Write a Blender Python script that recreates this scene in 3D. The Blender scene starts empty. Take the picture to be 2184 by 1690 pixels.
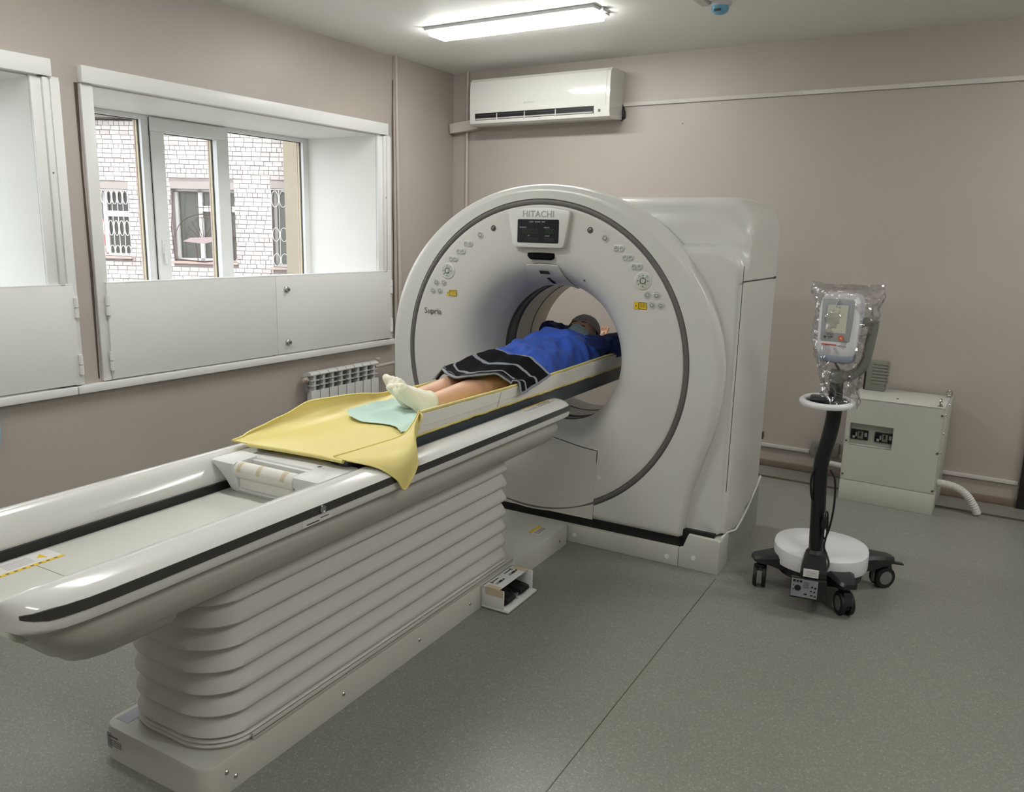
import bpy, bmesh, math, random
from mathutils import Vector, Matrix, noise
random.seed(7)
PI = math.pi
SC = bpy.context.scene
COL = SC.collection

# ------------------------------------------------------------------ camera, world, exposure
cd = bpy.data.cameras.new('camera'); cam = bpy.data.objects.new('camera', cd); COL.objects.link(cam)
cr = Vector((0.85070, 0.52516, 0.02322)); cw = Vector((-0.51070, 0.83610, -0.20040)); cw.normalize()
cr = (cr - cr.dot(cw) * cw).normalized(); cu = cr.cross(cw).normalized()
cam.matrix_world = Matrix(((cr.x, cu.x, -cw.x, 0), (cr.y, cu.y, -cw.y, 0), (cr.z, cu.z, -cw.z, 1.55), (0, 0, 0, 1)))
cd.sensor_fit = 'HORIZONTAL'; cd.sensor_width = 36.0; cd.lens = 1703.2435 / 2184 * 36.0
cd.clip_start = 0.05; cd.clip_end = 200
SC.camera = cam
SC.view_settings.view_transform = 'Standard'
try: SC.view_settings.look = 'None'
except Exception: pass
SC.view_settings.gamma = 1.0
SC.view_settings.use_curve_mapping = False
SC.view_settings.exposure = 0.0

wd = bpy.data.worlds.new('overcast_sky'); SC.world = wd; wd.use_nodes = True
bg = wd.node_tree.nodes['Background']
bg.inputs[0].default_value = (0.93, 0.96, 1.0, 1); bg.inputs[1].default_value = 3.7
LAMP_STRENGTH = 39.0

# ------------------------------------------------------------------ materials
def srgb(r, g, b):
    f = lambda c: (c / 255 / 12.92) if c / 255 <= 0.04045 else ((c / 255 + 0.055) / 1.055) ** 2.4
    return (f(r), f(g), f(b), 1.0)

def mat(name, rgb, rough=0.5, metal=0.0, var=0.0, vscale=8.0, bump=0.0, bscale=200.0, coat=0.0, spec=0.5, emit=None, estr=0.0, alpha=1.0, trans=0.0, sss=0.0, sheen=0.0):
    m = bpy.data.materials.new(name); m.use_nodes = True
    nt = m.node_tree; p = nt.nodes['Principled BSDF']
    p.inputs['Base Color'].default_value = srgb(*rgb)
    p.inputs['Roughness'].default_value = rough
    p.inputs['Metallic'].default_value = metal
    p.inputs['Specular IOR Level'].default_value = spec
    p.inputs['Coat Weight'].default_value = coat
    p.inputs['Coat Roughness'].default_value = 0.08
    p.inputs['Alpha'].default_value = alpha
    p.inputs['Transmission Weight'].default_value = trans
    p.inputs['Sheen Weight'].default_value = sheen
    if sss: p.inputs['Subsurface Weight'].default_value = sss; p.inputs['Subsurface Scale'].default_value = 0.01
    if emit: p.inputs['Emission Color'].default_value = srgb(*emit); p.inputs['Emission Strength'].default_value = estr
    tc = nt.nodes.new('ShaderNodeTexCoord')
    if var > 0:
        n = nt.nodes.new('ShaderNodeTexNoise'); n.inputs['Scale'].default_value = vscale; n.inputs['Detail'].default_value = 5
        nt.links.new(tc.outputs['Object'], n.inputs['Vector'])
        r = nt.nodes.new('ShaderNodeMapRange'); r.inputs['To Min'].default_value = 1 - var; r.inputs['To Max'].default_value = 1 + var
        nt.links.new(n.outputs['Fac'], r.inputs['Value'])
        mx = nt.nodes.new('ShaderNodeVectorMath'); mx.operation = 'SCALE'
        mx.inputs[0].default_value = srgb(*rgb)[:3]
        nt.links.new(r.outputs[0], mx.inputs['Scale']); nt.links.new(mx.outputs[0], p.inputs['Base Color'])
    if bump > 0:
        n2 = nt.nodes.new('ShaderNodeTexNoise'); n2.inputs['Scale'].default_value = bscale; n2.inputs['Detail'].default_value = 4
        nt.links.new(tc.outputs['Object'], n2.inputs['Vector'])
        b = nt.nodes.new('ShaderNodeBump'); b.inputs['Strength'].default_value = bump; b.inputs['Distance'].default_value = 0.002
        nt.links.new(n2.outputs['Fac'], b.inputs['Height']); nt.links.new(b.outputs[0], p.inputs['Normal'])
    return m

M = {}
M['wall'] = mat('wall_paint_taupe', (179, 170, 162), 0.42, var=0.035, vscale=2.5, bump=0.25, bscale=60)
M['wallpipe'] = mat('wall_paint_pipe', (187, 177, 170), 0.4, var=0.03)
M['ceiling'] = mat('ceiling_paint', (240, 239, 235), 0.55, var=0.02, vscale=1.5, bump=0.2, bscale=30)
M['crack'] = mat('crack_dark', (78, 68, 60), 0.9, var=0.1)
M['white_metal'] = mat('painted_white_steel', (230, 230, 228), 0.38, var=0.015)
M['white_pvc'] = mat('white_pvc', (230, 231, 230), 0.3, var=0.01)
M['reveal'] = mat('white_reveal_panel', (238, 238, 232), 0.5, var=0.02)
M['gasket'] = mat('black_gasket', (38, 36, 34), 0.6, var=0.05)
M['trunk'] = mat('trunking_pvc', (205, 200, 194), 0.45, var=0.02)
M['baseb'] = mat('brown_baseboard', (128, 112, 100), 0.5, var=0.08)
M['brownline'] = mat('floor_strip_brown', (88, 78, 62), 0.5, var=0.1)
M['doorwood'] = mat('dark_door_frame', (42, 38, 36), 0.4, var=0.1)
M['gantry'] = mat('gantry_plastic', (213, 212, 207), 0.28, var=0.008, coat=0.12, bump=0.04, bscale=500)
M['gantry_cover'] = mat('gantry_lower_cover', (205, 202, 193), 0.3, var=0.01, coat=0.1)
M['bore'] = mat('bore_plastic', (210, 208, 203), 0.32, var=0.01)
M['borewin'] = mat('bore_window_film', (80, 82, 92), 0.35, var=0.05)
M['ringgrey'] = mat('grey_seal', (104, 100, 97), 0.45, var=0.03)
M['groove'] = mat('seam_dark', (70, 68, 66), 0.7, var=0.05)
M['black'] = mat('matte_black', (16, 16, 16), 0.5, var=0.1)
M['gloss_black'] = mat('black_glass', (14, 15, 17), 0.12, var=0.05)
M['screen'] = mat('display_glass', (34, 37, 42), 0.2, var=0.05)
M['print_grey'] = mat('print_grey', (168, 166, 165), 0.4, var=0.02)
M['print_dark'] = mat('print_dark', (84, 82, 82), 0.5, var=0.02)
M['print_white'] = mat('print_white', (200, 200, 200), 0.5, var=0.02)
M['led_green'] = mat('dim_green_digits', (46, 58, 30), 0.4, var=0.02)
M['button'] = mat('button_plastic', (196, 200, 192), 0.35, var=0.01)
M['button_green'] = mat('button_plastic_green', (190, 201, 184), 0.35, var=0.01)
M['label_yellow'] = mat('yellow_label', (226, 190, 20), 0.4, var=0.03)
M['label_white'] = mat('white_label', (218, 216, 214), 0.45, var=0.02)
M['label_silver'] = mat('silver_label', (150, 152, 160), 0.35, 0.3, var=0.04)
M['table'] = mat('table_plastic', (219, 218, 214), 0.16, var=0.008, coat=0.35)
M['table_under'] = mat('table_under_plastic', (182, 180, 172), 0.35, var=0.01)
M['stripe'] = mat('table_dark_stripe', (62, 59, 56), 0.4, var=0.03)
M['tray'] = mat('table_inner_tray', (206, 207, 198), 0.4, var=0.01)
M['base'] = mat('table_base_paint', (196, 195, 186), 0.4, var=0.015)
M['base_side'] = mat('base_side_shaded', (150, 150, 143), 0.5, var=0.02)  # base paint darkened: the shade on the skirt's side is put into the colour
M['bellows'] = mat('bellows_cloth', (208, 205, 201), 0.55, var=0.015, bump=0.15, bscale=700)
M['steel'] = mat('bright_steel', (190, 190, 188), 0.22, 1.0, var=0.03)
M['darksteel'] = mat('screw_steel', (120, 118, 112), 0.3, 0.9, var=0.05)
M['cradle'] = mat('cradle_carbon', (74, 80, 86), 0.4, var=0.06)
M['cradle_white'] = mat('cradle_white', (218, 218, 216), 0.35, var=0.01)
M['tape'] = mat('paper_tape', (222, 220, 212), 0.6, var=0.03, vscale=40)
M['masking'] = mat('masking_tape', (205, 192, 160), 0.6, var=0.05, vscale=30)
M['sheet'] = mat('yellow_oilcloth', (228, 212, 134), 0.42, var=0.02, vscale=5, bump=0.3, bscale=12)
M['pad_white'] = mat('white_quilted_pad', (248, 246, 239), 0.75, var=0.03, vscale=30, bump=0.4, bscale=90)
M['mint'] = mat('mint_disposable_sheet', (190, 216, 206), 0.7, var=0.04, bump=0.4, bscale=25)
M['gown'] = mat('blue_gown_fabric', (44, 86, 186), 0.75, var=0.06, vscale=14, bump=0.5, bscale=30, sheen=0.1)
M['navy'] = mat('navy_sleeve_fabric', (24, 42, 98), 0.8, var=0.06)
M['skin'] = mat('skin', (222, 178, 148), 0.5, var=0.04, vscale=25, sss=0.08)
M['sock'] = mat('cream_sock', (240, 236, 218), 0.85, var=0.03, bump=0.5, bscale=350)
M['cap'] = mat('bouffant_cap', (168, 160, 158), 0.7, var=0.1, vscale=60, bump=0.8, bscale=70)
M['mask'] = mat('surgical_mask', (184, 208, 214), 0.7, var=0.03)
M['lips'] = mat('eyelid_dark', (60, 38, 30), 0.6, var=0.05)
M['hair'] = mat('brown_hair', (88, 62, 44), 0.6, var=0.2, vscale=60)
M['ac'] = mat('ac_plastic', (222, 221, 216), 0.12, var=0.008, coat=0.5)
M['ac_dark'] = mat('ac_vane_grey', (70, 74, 76), 0.4, var=0.03)
M['lampframe'] = mat('lamp_frame', (206, 208, 210), 0.35, var=0.02)
M['radiator'] = mat('radiator_enamel', (206, 206, 203), 0.32, var=0.015)
M['rad_in'] = mat('radiator_recess', (150, 150, 148), 0.5, var=0.03)
M['brass'] = mat('painted_fitting', (196, 184, 172), 0.35, var=0.05)
M['powerbox'] = mat('power_box_paint', (200, 200, 190), 0.42, var=0.012)
M['meter'] = mat('grey_ribbed_plastic', (128, 128, 118), 0.5, var=0.03)
M['conduit'] = mat('white_corrugated_hose', (216, 214, 208), 0.5, var=0.02)
M['trolley_dark'] = mat('trolley_charcoal', (32, 34, 35), 0.35, var=0.04)
M['pole'] = mat('pole_black', (20, 22, 23), 0.32, var=0.04)
M['trolley_white'] = mat('trolley_white', (226, 225, 228), 0.3, var=0.01)
M['arm_grey'] = mat('arm_grey', (116, 118, 110), 0.42, var=0.03)
M['inj_body'] = mat('injector_white', (224, 224, 228), 0.28, var=0.01)
M['inj_panel'] = mat('injector_panel', (160, 162, 160), 0.4, var=0.02)
M['inj_screen'] = mat('injector_screen', (200, 200, 184), 0.2, var=0.05)
M['inj_base'] = mat('injector_bluegrey', (150, 158, 172), 0.35, var=0.02)
M['orange'] = mat('orange_button', (222, 96, 56), 0.4, var=0.02)
M['red_print'] = mat('red_print', (206, 80, 66), 0.5, var=0.02)
M['wheel_grey'] = mat('wheel_hub', (120, 120, 116), 0.4, var=0.03)
M['tyre'] = mat('tyre', (18, 18, 18), 0.6, var=0.05)
M['det_blue'] = mat('detector_blue', (108, 172, 205), 0.4, var=0.02)
M['brick'] = mat('silicate_brick', (220, 214, 210), 0.85, var=0.12, vscale=3)
M['brick_b'] = mat('silicate_brick_pinkish', (204, 194, 190), 0.85, var=0.1, vscale=3)
M['mortar'] = mat('mortar', (158, 148, 144), 0.9, var=0.1)
M['concrete'] = mat('concrete_lintel', (176, 166, 160), 0.85, var=0.08)
M['column'] = mat('tan_plaster', (150, 140, 120), 0.85, var=0.08)
M['sill_red'] = mat('pinkish_sill', (196, 172, 162), 0.7, var=0.08)
M['far_frame'] = mat('far_window_frame', (226, 224, 222), 0.5, var=0.02)
M['far_glass'] = mat('far_window_glass', (92, 92, 84), 0.15, var=0.15, vscale=2)
M['far_pink'] = mat('pink_curtain', (214, 130, 134), 0.8, var=0.05)
M['iron'] = mat('dark_iron', (92, 70, 66), 0.6, var=0.1)
M['grille'] = mat('white_grille_paint', (224, 220, 216), 0.5, var=0.02)
M['tin'] = mat('tin_sheet', (178, 158, 158), 0.4, var=0.05)
M['ground'] = mat('asphalt', (120, 118, 112), 0.9, var=0.1)
M['roofdark'] = mat('eave_dark', (110, 102, 98), 0.8, var=0.08)
M['bluecap'] = mat('light_blue_cap', (140, 190, 215), 0.5, var=0.03)

def floor_mat():
    m = bpy.data.materials.new('speckled_linoleum'); m.use_nodes = True; nt = m.node_tree; p = nt.nodes['Principled BSDF']
    p.inputs['Roughness'].default_value = 0.38; p.inputs['Specular IOR Level'].default_value = 0.45
    tc = nt.nodes.new('ShaderNodeTexCoord')
    v = nt.nodes.new('ShaderNodeTexVoronoi'); v.inputs['Scale'].default_value = 260; nt.links.new(tc.outputs['Object'], v.inputs['Vector'])
    cr_ = nt.nodes.new('ShaderNodeValToRGB'); e = cr_.color_ramp.elements
    e[0].position = 0.0; e[0].color = srgb(122, 122, 115); e[1].position = 1.0; e[1].color = srgb(134, 133, 125)
    x = e.new(0.88); x.color = srgb(136, 135, 127); x = e.new(0.95); x.color = srgb(160, 157, 147)
    sep = nt.nodes.new('ShaderNodeSeparateColor'); nt.links.new(v.outputs['Color'], sep.inputs[0]); nt.links.new(sep.outputs[0], cr_.inputs[0])
    n = nt.nodes.new('ShaderNodeTexNoise'); n.inputs['Scale'].default_value = 1.6; n.inputs['Detail'].default_value = 5; nt.links.new(tc.outputs['Object'], n.inputs['Vector'])
    r = nt.nodes.new('ShaderNodeMapRange'); r.inputs['To Min'].default_value = 0.95; r.inputs['To Max'].default_value = 1.05; nt.links.new(n.outputs['Fac'], r.inputs['Value'])
    mx = nt.nodes.new('ShaderNodeVectorMath'); mx.operation = 'SCALE'; nt.links.new(cr_.outputs[0], mx.inputs[0]); nt.links.new(r.outputs[0], mx.inputs['Scale'])
    nt.links.new(mx.outputs[0], p.inputs['Base Color'])
    return m
M['floor'] = floor_mat()

def glass_mat(name, tint, gloss, rough=0.02):
    m = bpy.data.materials.new(name); m.use_nodes = True; nt = m.node_tree; nt.nodes.clear()
    o = nt.nodes.new('ShaderNodeOutputMaterial'); t = nt.nodes.new('ShaderNodeBsdfTransparent'); g = nt.nodes.new('ShaderNodeBsdfGlossy')
    t.inputs[0].default_value = tint; g.inputs['Roughness'].default_value = rough
    lw = nt.nodes.new('ShaderNodeLayerWeight'); lw.inputs[0].default_value = 0.35
    mr = nt.nodes.new('ShaderNodeMapRange'); mr.inputs['To Min'].default_value = gloss[0]; mr.inputs['To Max'].default_value = gloss[1]
    nt.links.new(lw.outputs['Facing'], mr.inputs['Value'])
    mx = nt.nodes.new('ShaderNodeMixShader'); nt.links.new(mr.outputs[0], mx.inputs[0]); nt.links.new(t.outputs[0], mx.inputs[1]); nt.links.new(g.outputs[0], mx.inputs[2])
    nt.links.new(mx.outputs[0], o.inputs[0]); return m
M['glass'] = glass_mat('window_glass', (0.97, 0.98, 0.98, 1), (0.02, 0.3))
M['bag'] = glass_mat('clear_plastic_film', (0.95, 0.95, 0.96, 1), (0.12, 0.75), 0.12)

def emis_mat(name, rgb, s):
    m = bpy.data.materials.new(name); m.use_nodes = True; nt = m.node_tree; nt.nodes.clear()
    o = nt.nodes.new('ShaderNodeOutputMaterial'); e = nt.nodes.new('ShaderNodeEmission'); e.inputs[0].default_value = (*rgb, 1); e.inputs[1].default_value = s
    nt.links.new(e.outputs[0], o.inputs[0]); return m
M['lamp'] = emis_mat('lamp_diffuser', (0.99, 1.0, 0.965), LAMP_STRENGTH)

# ------------------------------------------------------------------ mesh helpers
class MB:
    def __init__(s): s.bm = bmesh.new()
    def _merge(s, t, X=None):
        if X is not None: t.transform(X)
        me = bpy.data.meshes.new('t'); t.to_mesh(me); t.free(); s.bm.from_mesh(me); bpy.data.meshes.remove(me); return s
    def box(s, x0, x1, y0, y1, z0, z1, bev=0.0, seg=2, X=None):
        t = bmesh.new(); bmesh.ops.create_cube(t, size=1)
        for v in t.verts: v.co = Vector(((x0 + x1) / 2 + v.co.x * (x1 - x0), (y0 + y1) / 2 + v.co.y * (y1 - y0), (z0 + z1) / 2 + v.co.z * (z1 - z0)))
        if bev > 0: bmesh.ops.bevel(t, geom=t.edges[:], affect='EDGES', offset=bev, segments=seg, profile=0.5, clamp_overlap=True)
        return s._merge(t, X)
    def loft(s, rings, cap0=True, cap1=True, closed=True, X=None):
        t = bmesh.new(); R = [[t.verts.new(Vector(p)) for p in r] for r in rings]
        n = len(R[0])
        for a, b in zip(R[:-1], R[1:]):
            for i in range(n if closed else n - 1):
                j = (i + 1) % n
                try: t.faces.new((a[i], a[j], b[j], b[i]))
                except ValueError: pass
        if cap0: t.faces.new(R[0][::-1])
        if cap1: t.faces.new(R[-1])
        bmesh.ops.recalc_face_normals(t, faces=t.faces[:])
        return s._merge(t, X)
    def tube(s, pts, r, n=12, cap=True, X=None, closed=False):
        pts = [Vector(p) for p in pts]; m = len(pts)
        rs = r if isinstance(r, (list, tuple)) else [r] * m
        rings = []; up = None
        for i, p in enumerate(pts):
            if closed: d = pts[(i + 1) % m] - pts[(i - 1) % m]
            else: d = pts[min(i + 1, m - 1)] - pts[max(i - 1, 0)]
            d.normalize()
            if up is None: up = Vector((0, 0, 1)) if abs(d.z) < 0.9 else Vector((1, 0, 0))
            a = up - d * up.dot(d); a.normalize(); up = a; b = d.cross(a)
            rings.append([p + (a * math.cos(2 * PI * k / n) + b * math.sin(2 * PI * k / n)) * rs[i] for k in range(n)])
        if closed: rings.append(rings[0]); return s.loft(rings, False, False, X=X)
        return s.loft(rings, cap, cap, X=X)
    def cyl(s, p0, p1, r0, r1=None, n=20, X=None): return s.tube([p0, p1], [r0, r0 if r1 is None else r1], n, X=X)
    def lathe(s, prof, n=32, X=None, cap0=False, cap1=False):   # prof (r, z) about z
        return s.loft([[(r * math.cos(2 * PI * k / n), r * math.sin(2 * PI * k / n), z) for k in range(n)] for r, z in prof], cap0, cap1, X=X)
    def ball(s, c, rad, n=16, X=None):
        t = bmesh.new(); bmesh.ops.create_uvsphere(t, u_segments=n, v_segments=max(6, n // 2), radius=1)
        rad = rad if isinstance(rad, (list, tuple)) else (rad,) * 3
        for v in t.verts: v.co = Vector((c[0] + v.co.x * rad[0], c[1] + v.co.y * rad[1], c[2] + v.co.z * rad[2]))
        return s._merge(t, X)
    def sheet(s, f, nu, nv, th=0.0, X=None):   # f(u,v)->point
        t = bmesh.new(); V = [[t.verts.new(Vector(f(i / nu, j / nv))) for j in range(nv + 1)] for i in range(nu + 1)]
        uv = t.loops.layers.uv.new('UVMap')
        for i in range(nu):
            for j in range(nv):
                fc = t.faces.new((V[i][j], V[i + 1][j], V[i + 1][j + 1], V[i][j + 1]))
                for l, (a, b) in zip(fc.loops, ((i, j), (i + 1, j), (i + 1, j + 1), (i, j + 1))): l[uv].uv = (a / nu, b / nv)
        bmesh.ops.recalc_face_normals(t, faces=t.faces[:])
        if th: bmesh.ops.solidify(t, geom=t.faces[:], thickness=th)
        return s._merge(t, X)
    def prism(s, poly, d0, d1, axis='y', X=None, bev=0.0):   # polygon in the two other axes
        def P(a, b, d): return {'y': (a, d, b), 'x': (d, a, b), 'z': (a, b, d)}[axis]
        t = bmesh.new(); A = [t.verts.new(P(a, b, d0)) for a, b in poly]; B_ = [t.verts.new(P(a, b, d1)) for a, b in poly]; n = len(poly)
        t.faces.new(A[::-1]); t.faces.new(B_)
        for i in range(n): t.faces.new((A[i], A[(i + 1) % n], B_[(i + 1) % n], B_[i]))
        bmesh.ops.recalc_face_normals(t, faces=t.faces[:])
        if bev: bmesh.ops.bevel(t, geom=t.edges[:], affect='EDGES', offset=bev, segments=2, profile=0.5, clamp_overlap=True)
        return s._merge(t, X)

def obj(name, mb, m, parent=None, sharp=38):
    me = bpy.data.meshes.new(name); mb.bm.normal_update(); mb.bm.to_mesh(me); mb.bm.free()
    if sharp:
        me.polygons.foreach_set('use_smooth', [True] * len(me.polygons)); me.set_sharp_from_angle(angle=math.radians(sharp))
    me.materials.append(m if not isinstance(m, str) else M[m])
    o = bpy.data.objects.new(name, me); COL.objects.link(o)
    if parent: o.parent = parent
    return o
def tag(o, label, cat, group=None, kind=None):
    o['label'] = label; o['category'] = cat
    if group: o['group'] = group
    if kind: o['kind'] = kind
    return o
def thing(name, label, cat, loc=(0, 0, 0), rz=0, group=None):
    o = bpy.data.objects.new(name, None); COL.objects.link(o); o.location = loc; o.rotation_euler = (0, 0, rz); o.empty_display_size = 0.1
    return tag(o, label, cat, group)
def struct(name, mb, m, parent=None, sharp=38):
    o = obj(name, mb, m, parent, sharp)
    if parent is None: o['kind'] = 'structure'
    return o
def sroot(name, loc=(0, 0, 0)):
    o = bpy.data.objects.new(name, None); COL.objects.link(o); o.location = loc; o['kind'] = 'structure'; return o
def rrect(w, h, r, n=5, cx=0, cy=0):
    P = []
    for sx, sy, a0 in ((1, 1, 0), (-1, 1, PI / 2), (-1, -1, PI), (1, -1, 1.5 * PI)):
        for k in range(n + 1):
            a = a0 + PI / 2 * k / n; P.append((cx + sx * (w - r) + r * math.cos(a), cy + sy * (h - r) + r * math.sin(a)))
    return P
def text_obj(name, s, size, m, parent, X, extrude=0.0006, bold=0.0, spacing=1.0):
    cu_ = bpy.data.curves.new('txt', 'FONT'); cu_.body = s; cu_.size = size; cu_.extrude = extrude; cu_.align_x = 'CENTER'; cu_.align_y = 'CENTER'; cu_.offset = bold; cu_.space_character = spacing
    cu_.resolution_u = 3
    t = bpy.data.objects.new('txt', cu_); COL.objects.link(t)
    me = bpy.data.meshes.new_from_object(t.evaluated_get(bpy.context.evaluated_depsgraph_get())); bpy.data.objects.remove(t); bpy.data.curves.remove(cu_)
    me.transform(X); me.materials.clear(); me.materials.append(M[m]); me.name = name
    o = bpy.data.objects.new(name, me); COL.objects.link(o); o.parent = parent; return o
FRONT = Matrix.Rotation(PI / 2, 4, 'X')     # text facing -y
TF = lambda x, y, z: Matrix.Translation((x, y, z))
RZ = lambda a: Matrix.Rotation(a, 4, 'Z')
RX = lambda a: Matrix.Rotation(a, 4, 'X')
RY = lambda a: Matrix.Rotation(a, 4, 'Y')

# ------------------------------------------------------------------ room shell
XL, YB, ZC = -4.003, 5.52, 2.786
XR, YF = 2.7, -2.3
b = MB(); b.box(XL - 0.8, XR + 0.2, YF - 0.2, YB + 0.2, -0.12, 0.0); floor_o = struct('floor', b, 'floor', sharp=0)
b = MB(); b.box(-0.935 - 0.0016, -0.935 + 0.0016, 1.0, 3.46, -0.001, 0.0009, X=TF(0, 0, 0) @ Matrix(((1, -0.029, 0, 0.053), (0, 1, 0, 0), (0, 0, 1, 0), (0, 0, 0, 1)))); obj('seam', b, 'brownline', floor_o, 0)
b = MB(); b.box(XL - 0.8, XR + 0.2, YF - 0.2, YB + 0.2, ZC, ZC + 0.15); struct('ceiling', b, 'ceiling', sharp=0)
b = MB(); b.box(XL - 0.8, XR + 0.2, YB, YB + 0.2, 0, ZC); struct('wall_back', b, 'wall', sharp=0)
b = MB(); b.box(XR, XR + 0.2, YF, YB, 0, ZC); struct('wall_right', b, 'wall', sharp=0)
b = MB(); b.box(XL - 0.8, XR + 0.2, YF - 0.2, YF, 0, ZC); struct('wall_front', b, 'wall', sharp=0)
# window openings in the left wall: (y0, y1)
W1, W2 = (2.45, 4.597), (0.02, 2.17)
ZS, ZT = 0.735, 2.226
XO = XL - 0.76
b = MB()
b.box(XO, XL, YF, YB, 0, ZS); b.box(XO, XL, YF, YB, ZT, ZC)
for y0, y1 in ((YF, W2[0]), (W2[1], W1[0]), (W1[1], YB)): b.box(XO, XL, y0, y1, ZS, ZT)
wl = struct('wall_left', b, 'wall', sharp=0)
b = MB(); b.box(XL, XL + 0.014, 4.775, YB, 0, ZC, 0.002); obj('pilaster', b, 'wall', wl)
b = MB()
pts = [(XL + 0.006, 4.768 + 0.004 * math.sin(k * 1.7), 0.7 + k * 0.16) for k in range(13)]
b.tube(pts, [0.0018 + 0.002 * abs(math.sin(k * 2.3)) for k in range(13)], 5); obj('crack', b, 'crack', wl)
b = MB(); b.tube([(XL + 0.03, 4.815, 0.0), (XL + 0.03, 4.812, 1.2), (XL + 0.022, 4.80, 2.2), (XL + 0.018, 4.795, ZC)], [0.014] * 4, 10); struct('trim_1', b, 'wallpipe')
# skirting and floor channel on the back wall
b = MB(); b.box(XL + 0.02, 0.2, YB - 0.018, YB, 0.0, 0.045, 0.005); struct('baseboard_back', b, 'baseb')
b = MB(); b.box(XL + 0.0, XL + 0.018, YF, YB - 0.02, 0.0, 0.045, 0.005); struct('baseboard_left', b, 'baseb')
b = MB(); b.box(-2.4, 2.6, 5.232, 5.246, 0, 0.003); b.box(-2.4, 2.6, 5.256, 5.262, 0, 0.003); o = struct('trim_2', b, 'brownline'); o.rotation_euler = (0, 0, 0)
b = MB(); b.box(0.208, 0.32, YB - 0.04, YB, 0, 2.15, 0.004); b.box(0.32, 1.2, YB - 0.02, YB, 0.01, 2.08, 0.003); b.box(1.2, 1.31, YB - 0.04, YB, 0, 2.15, 0.004); b.box(0.208, 1.31, YB - 0.04, YB, 2.06, 2.17, 0.004); d_ = struct('door_1', b, 'doorwood')
b = MB(); b.tube([(1.12, YB - 0.02, 1.0), (1.12, YB - 0.07, 1.0), (1.0, YB - 0.07, 1.0)], 0.009, 10); obj('door_handle', b, 'steel', d_)

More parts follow.
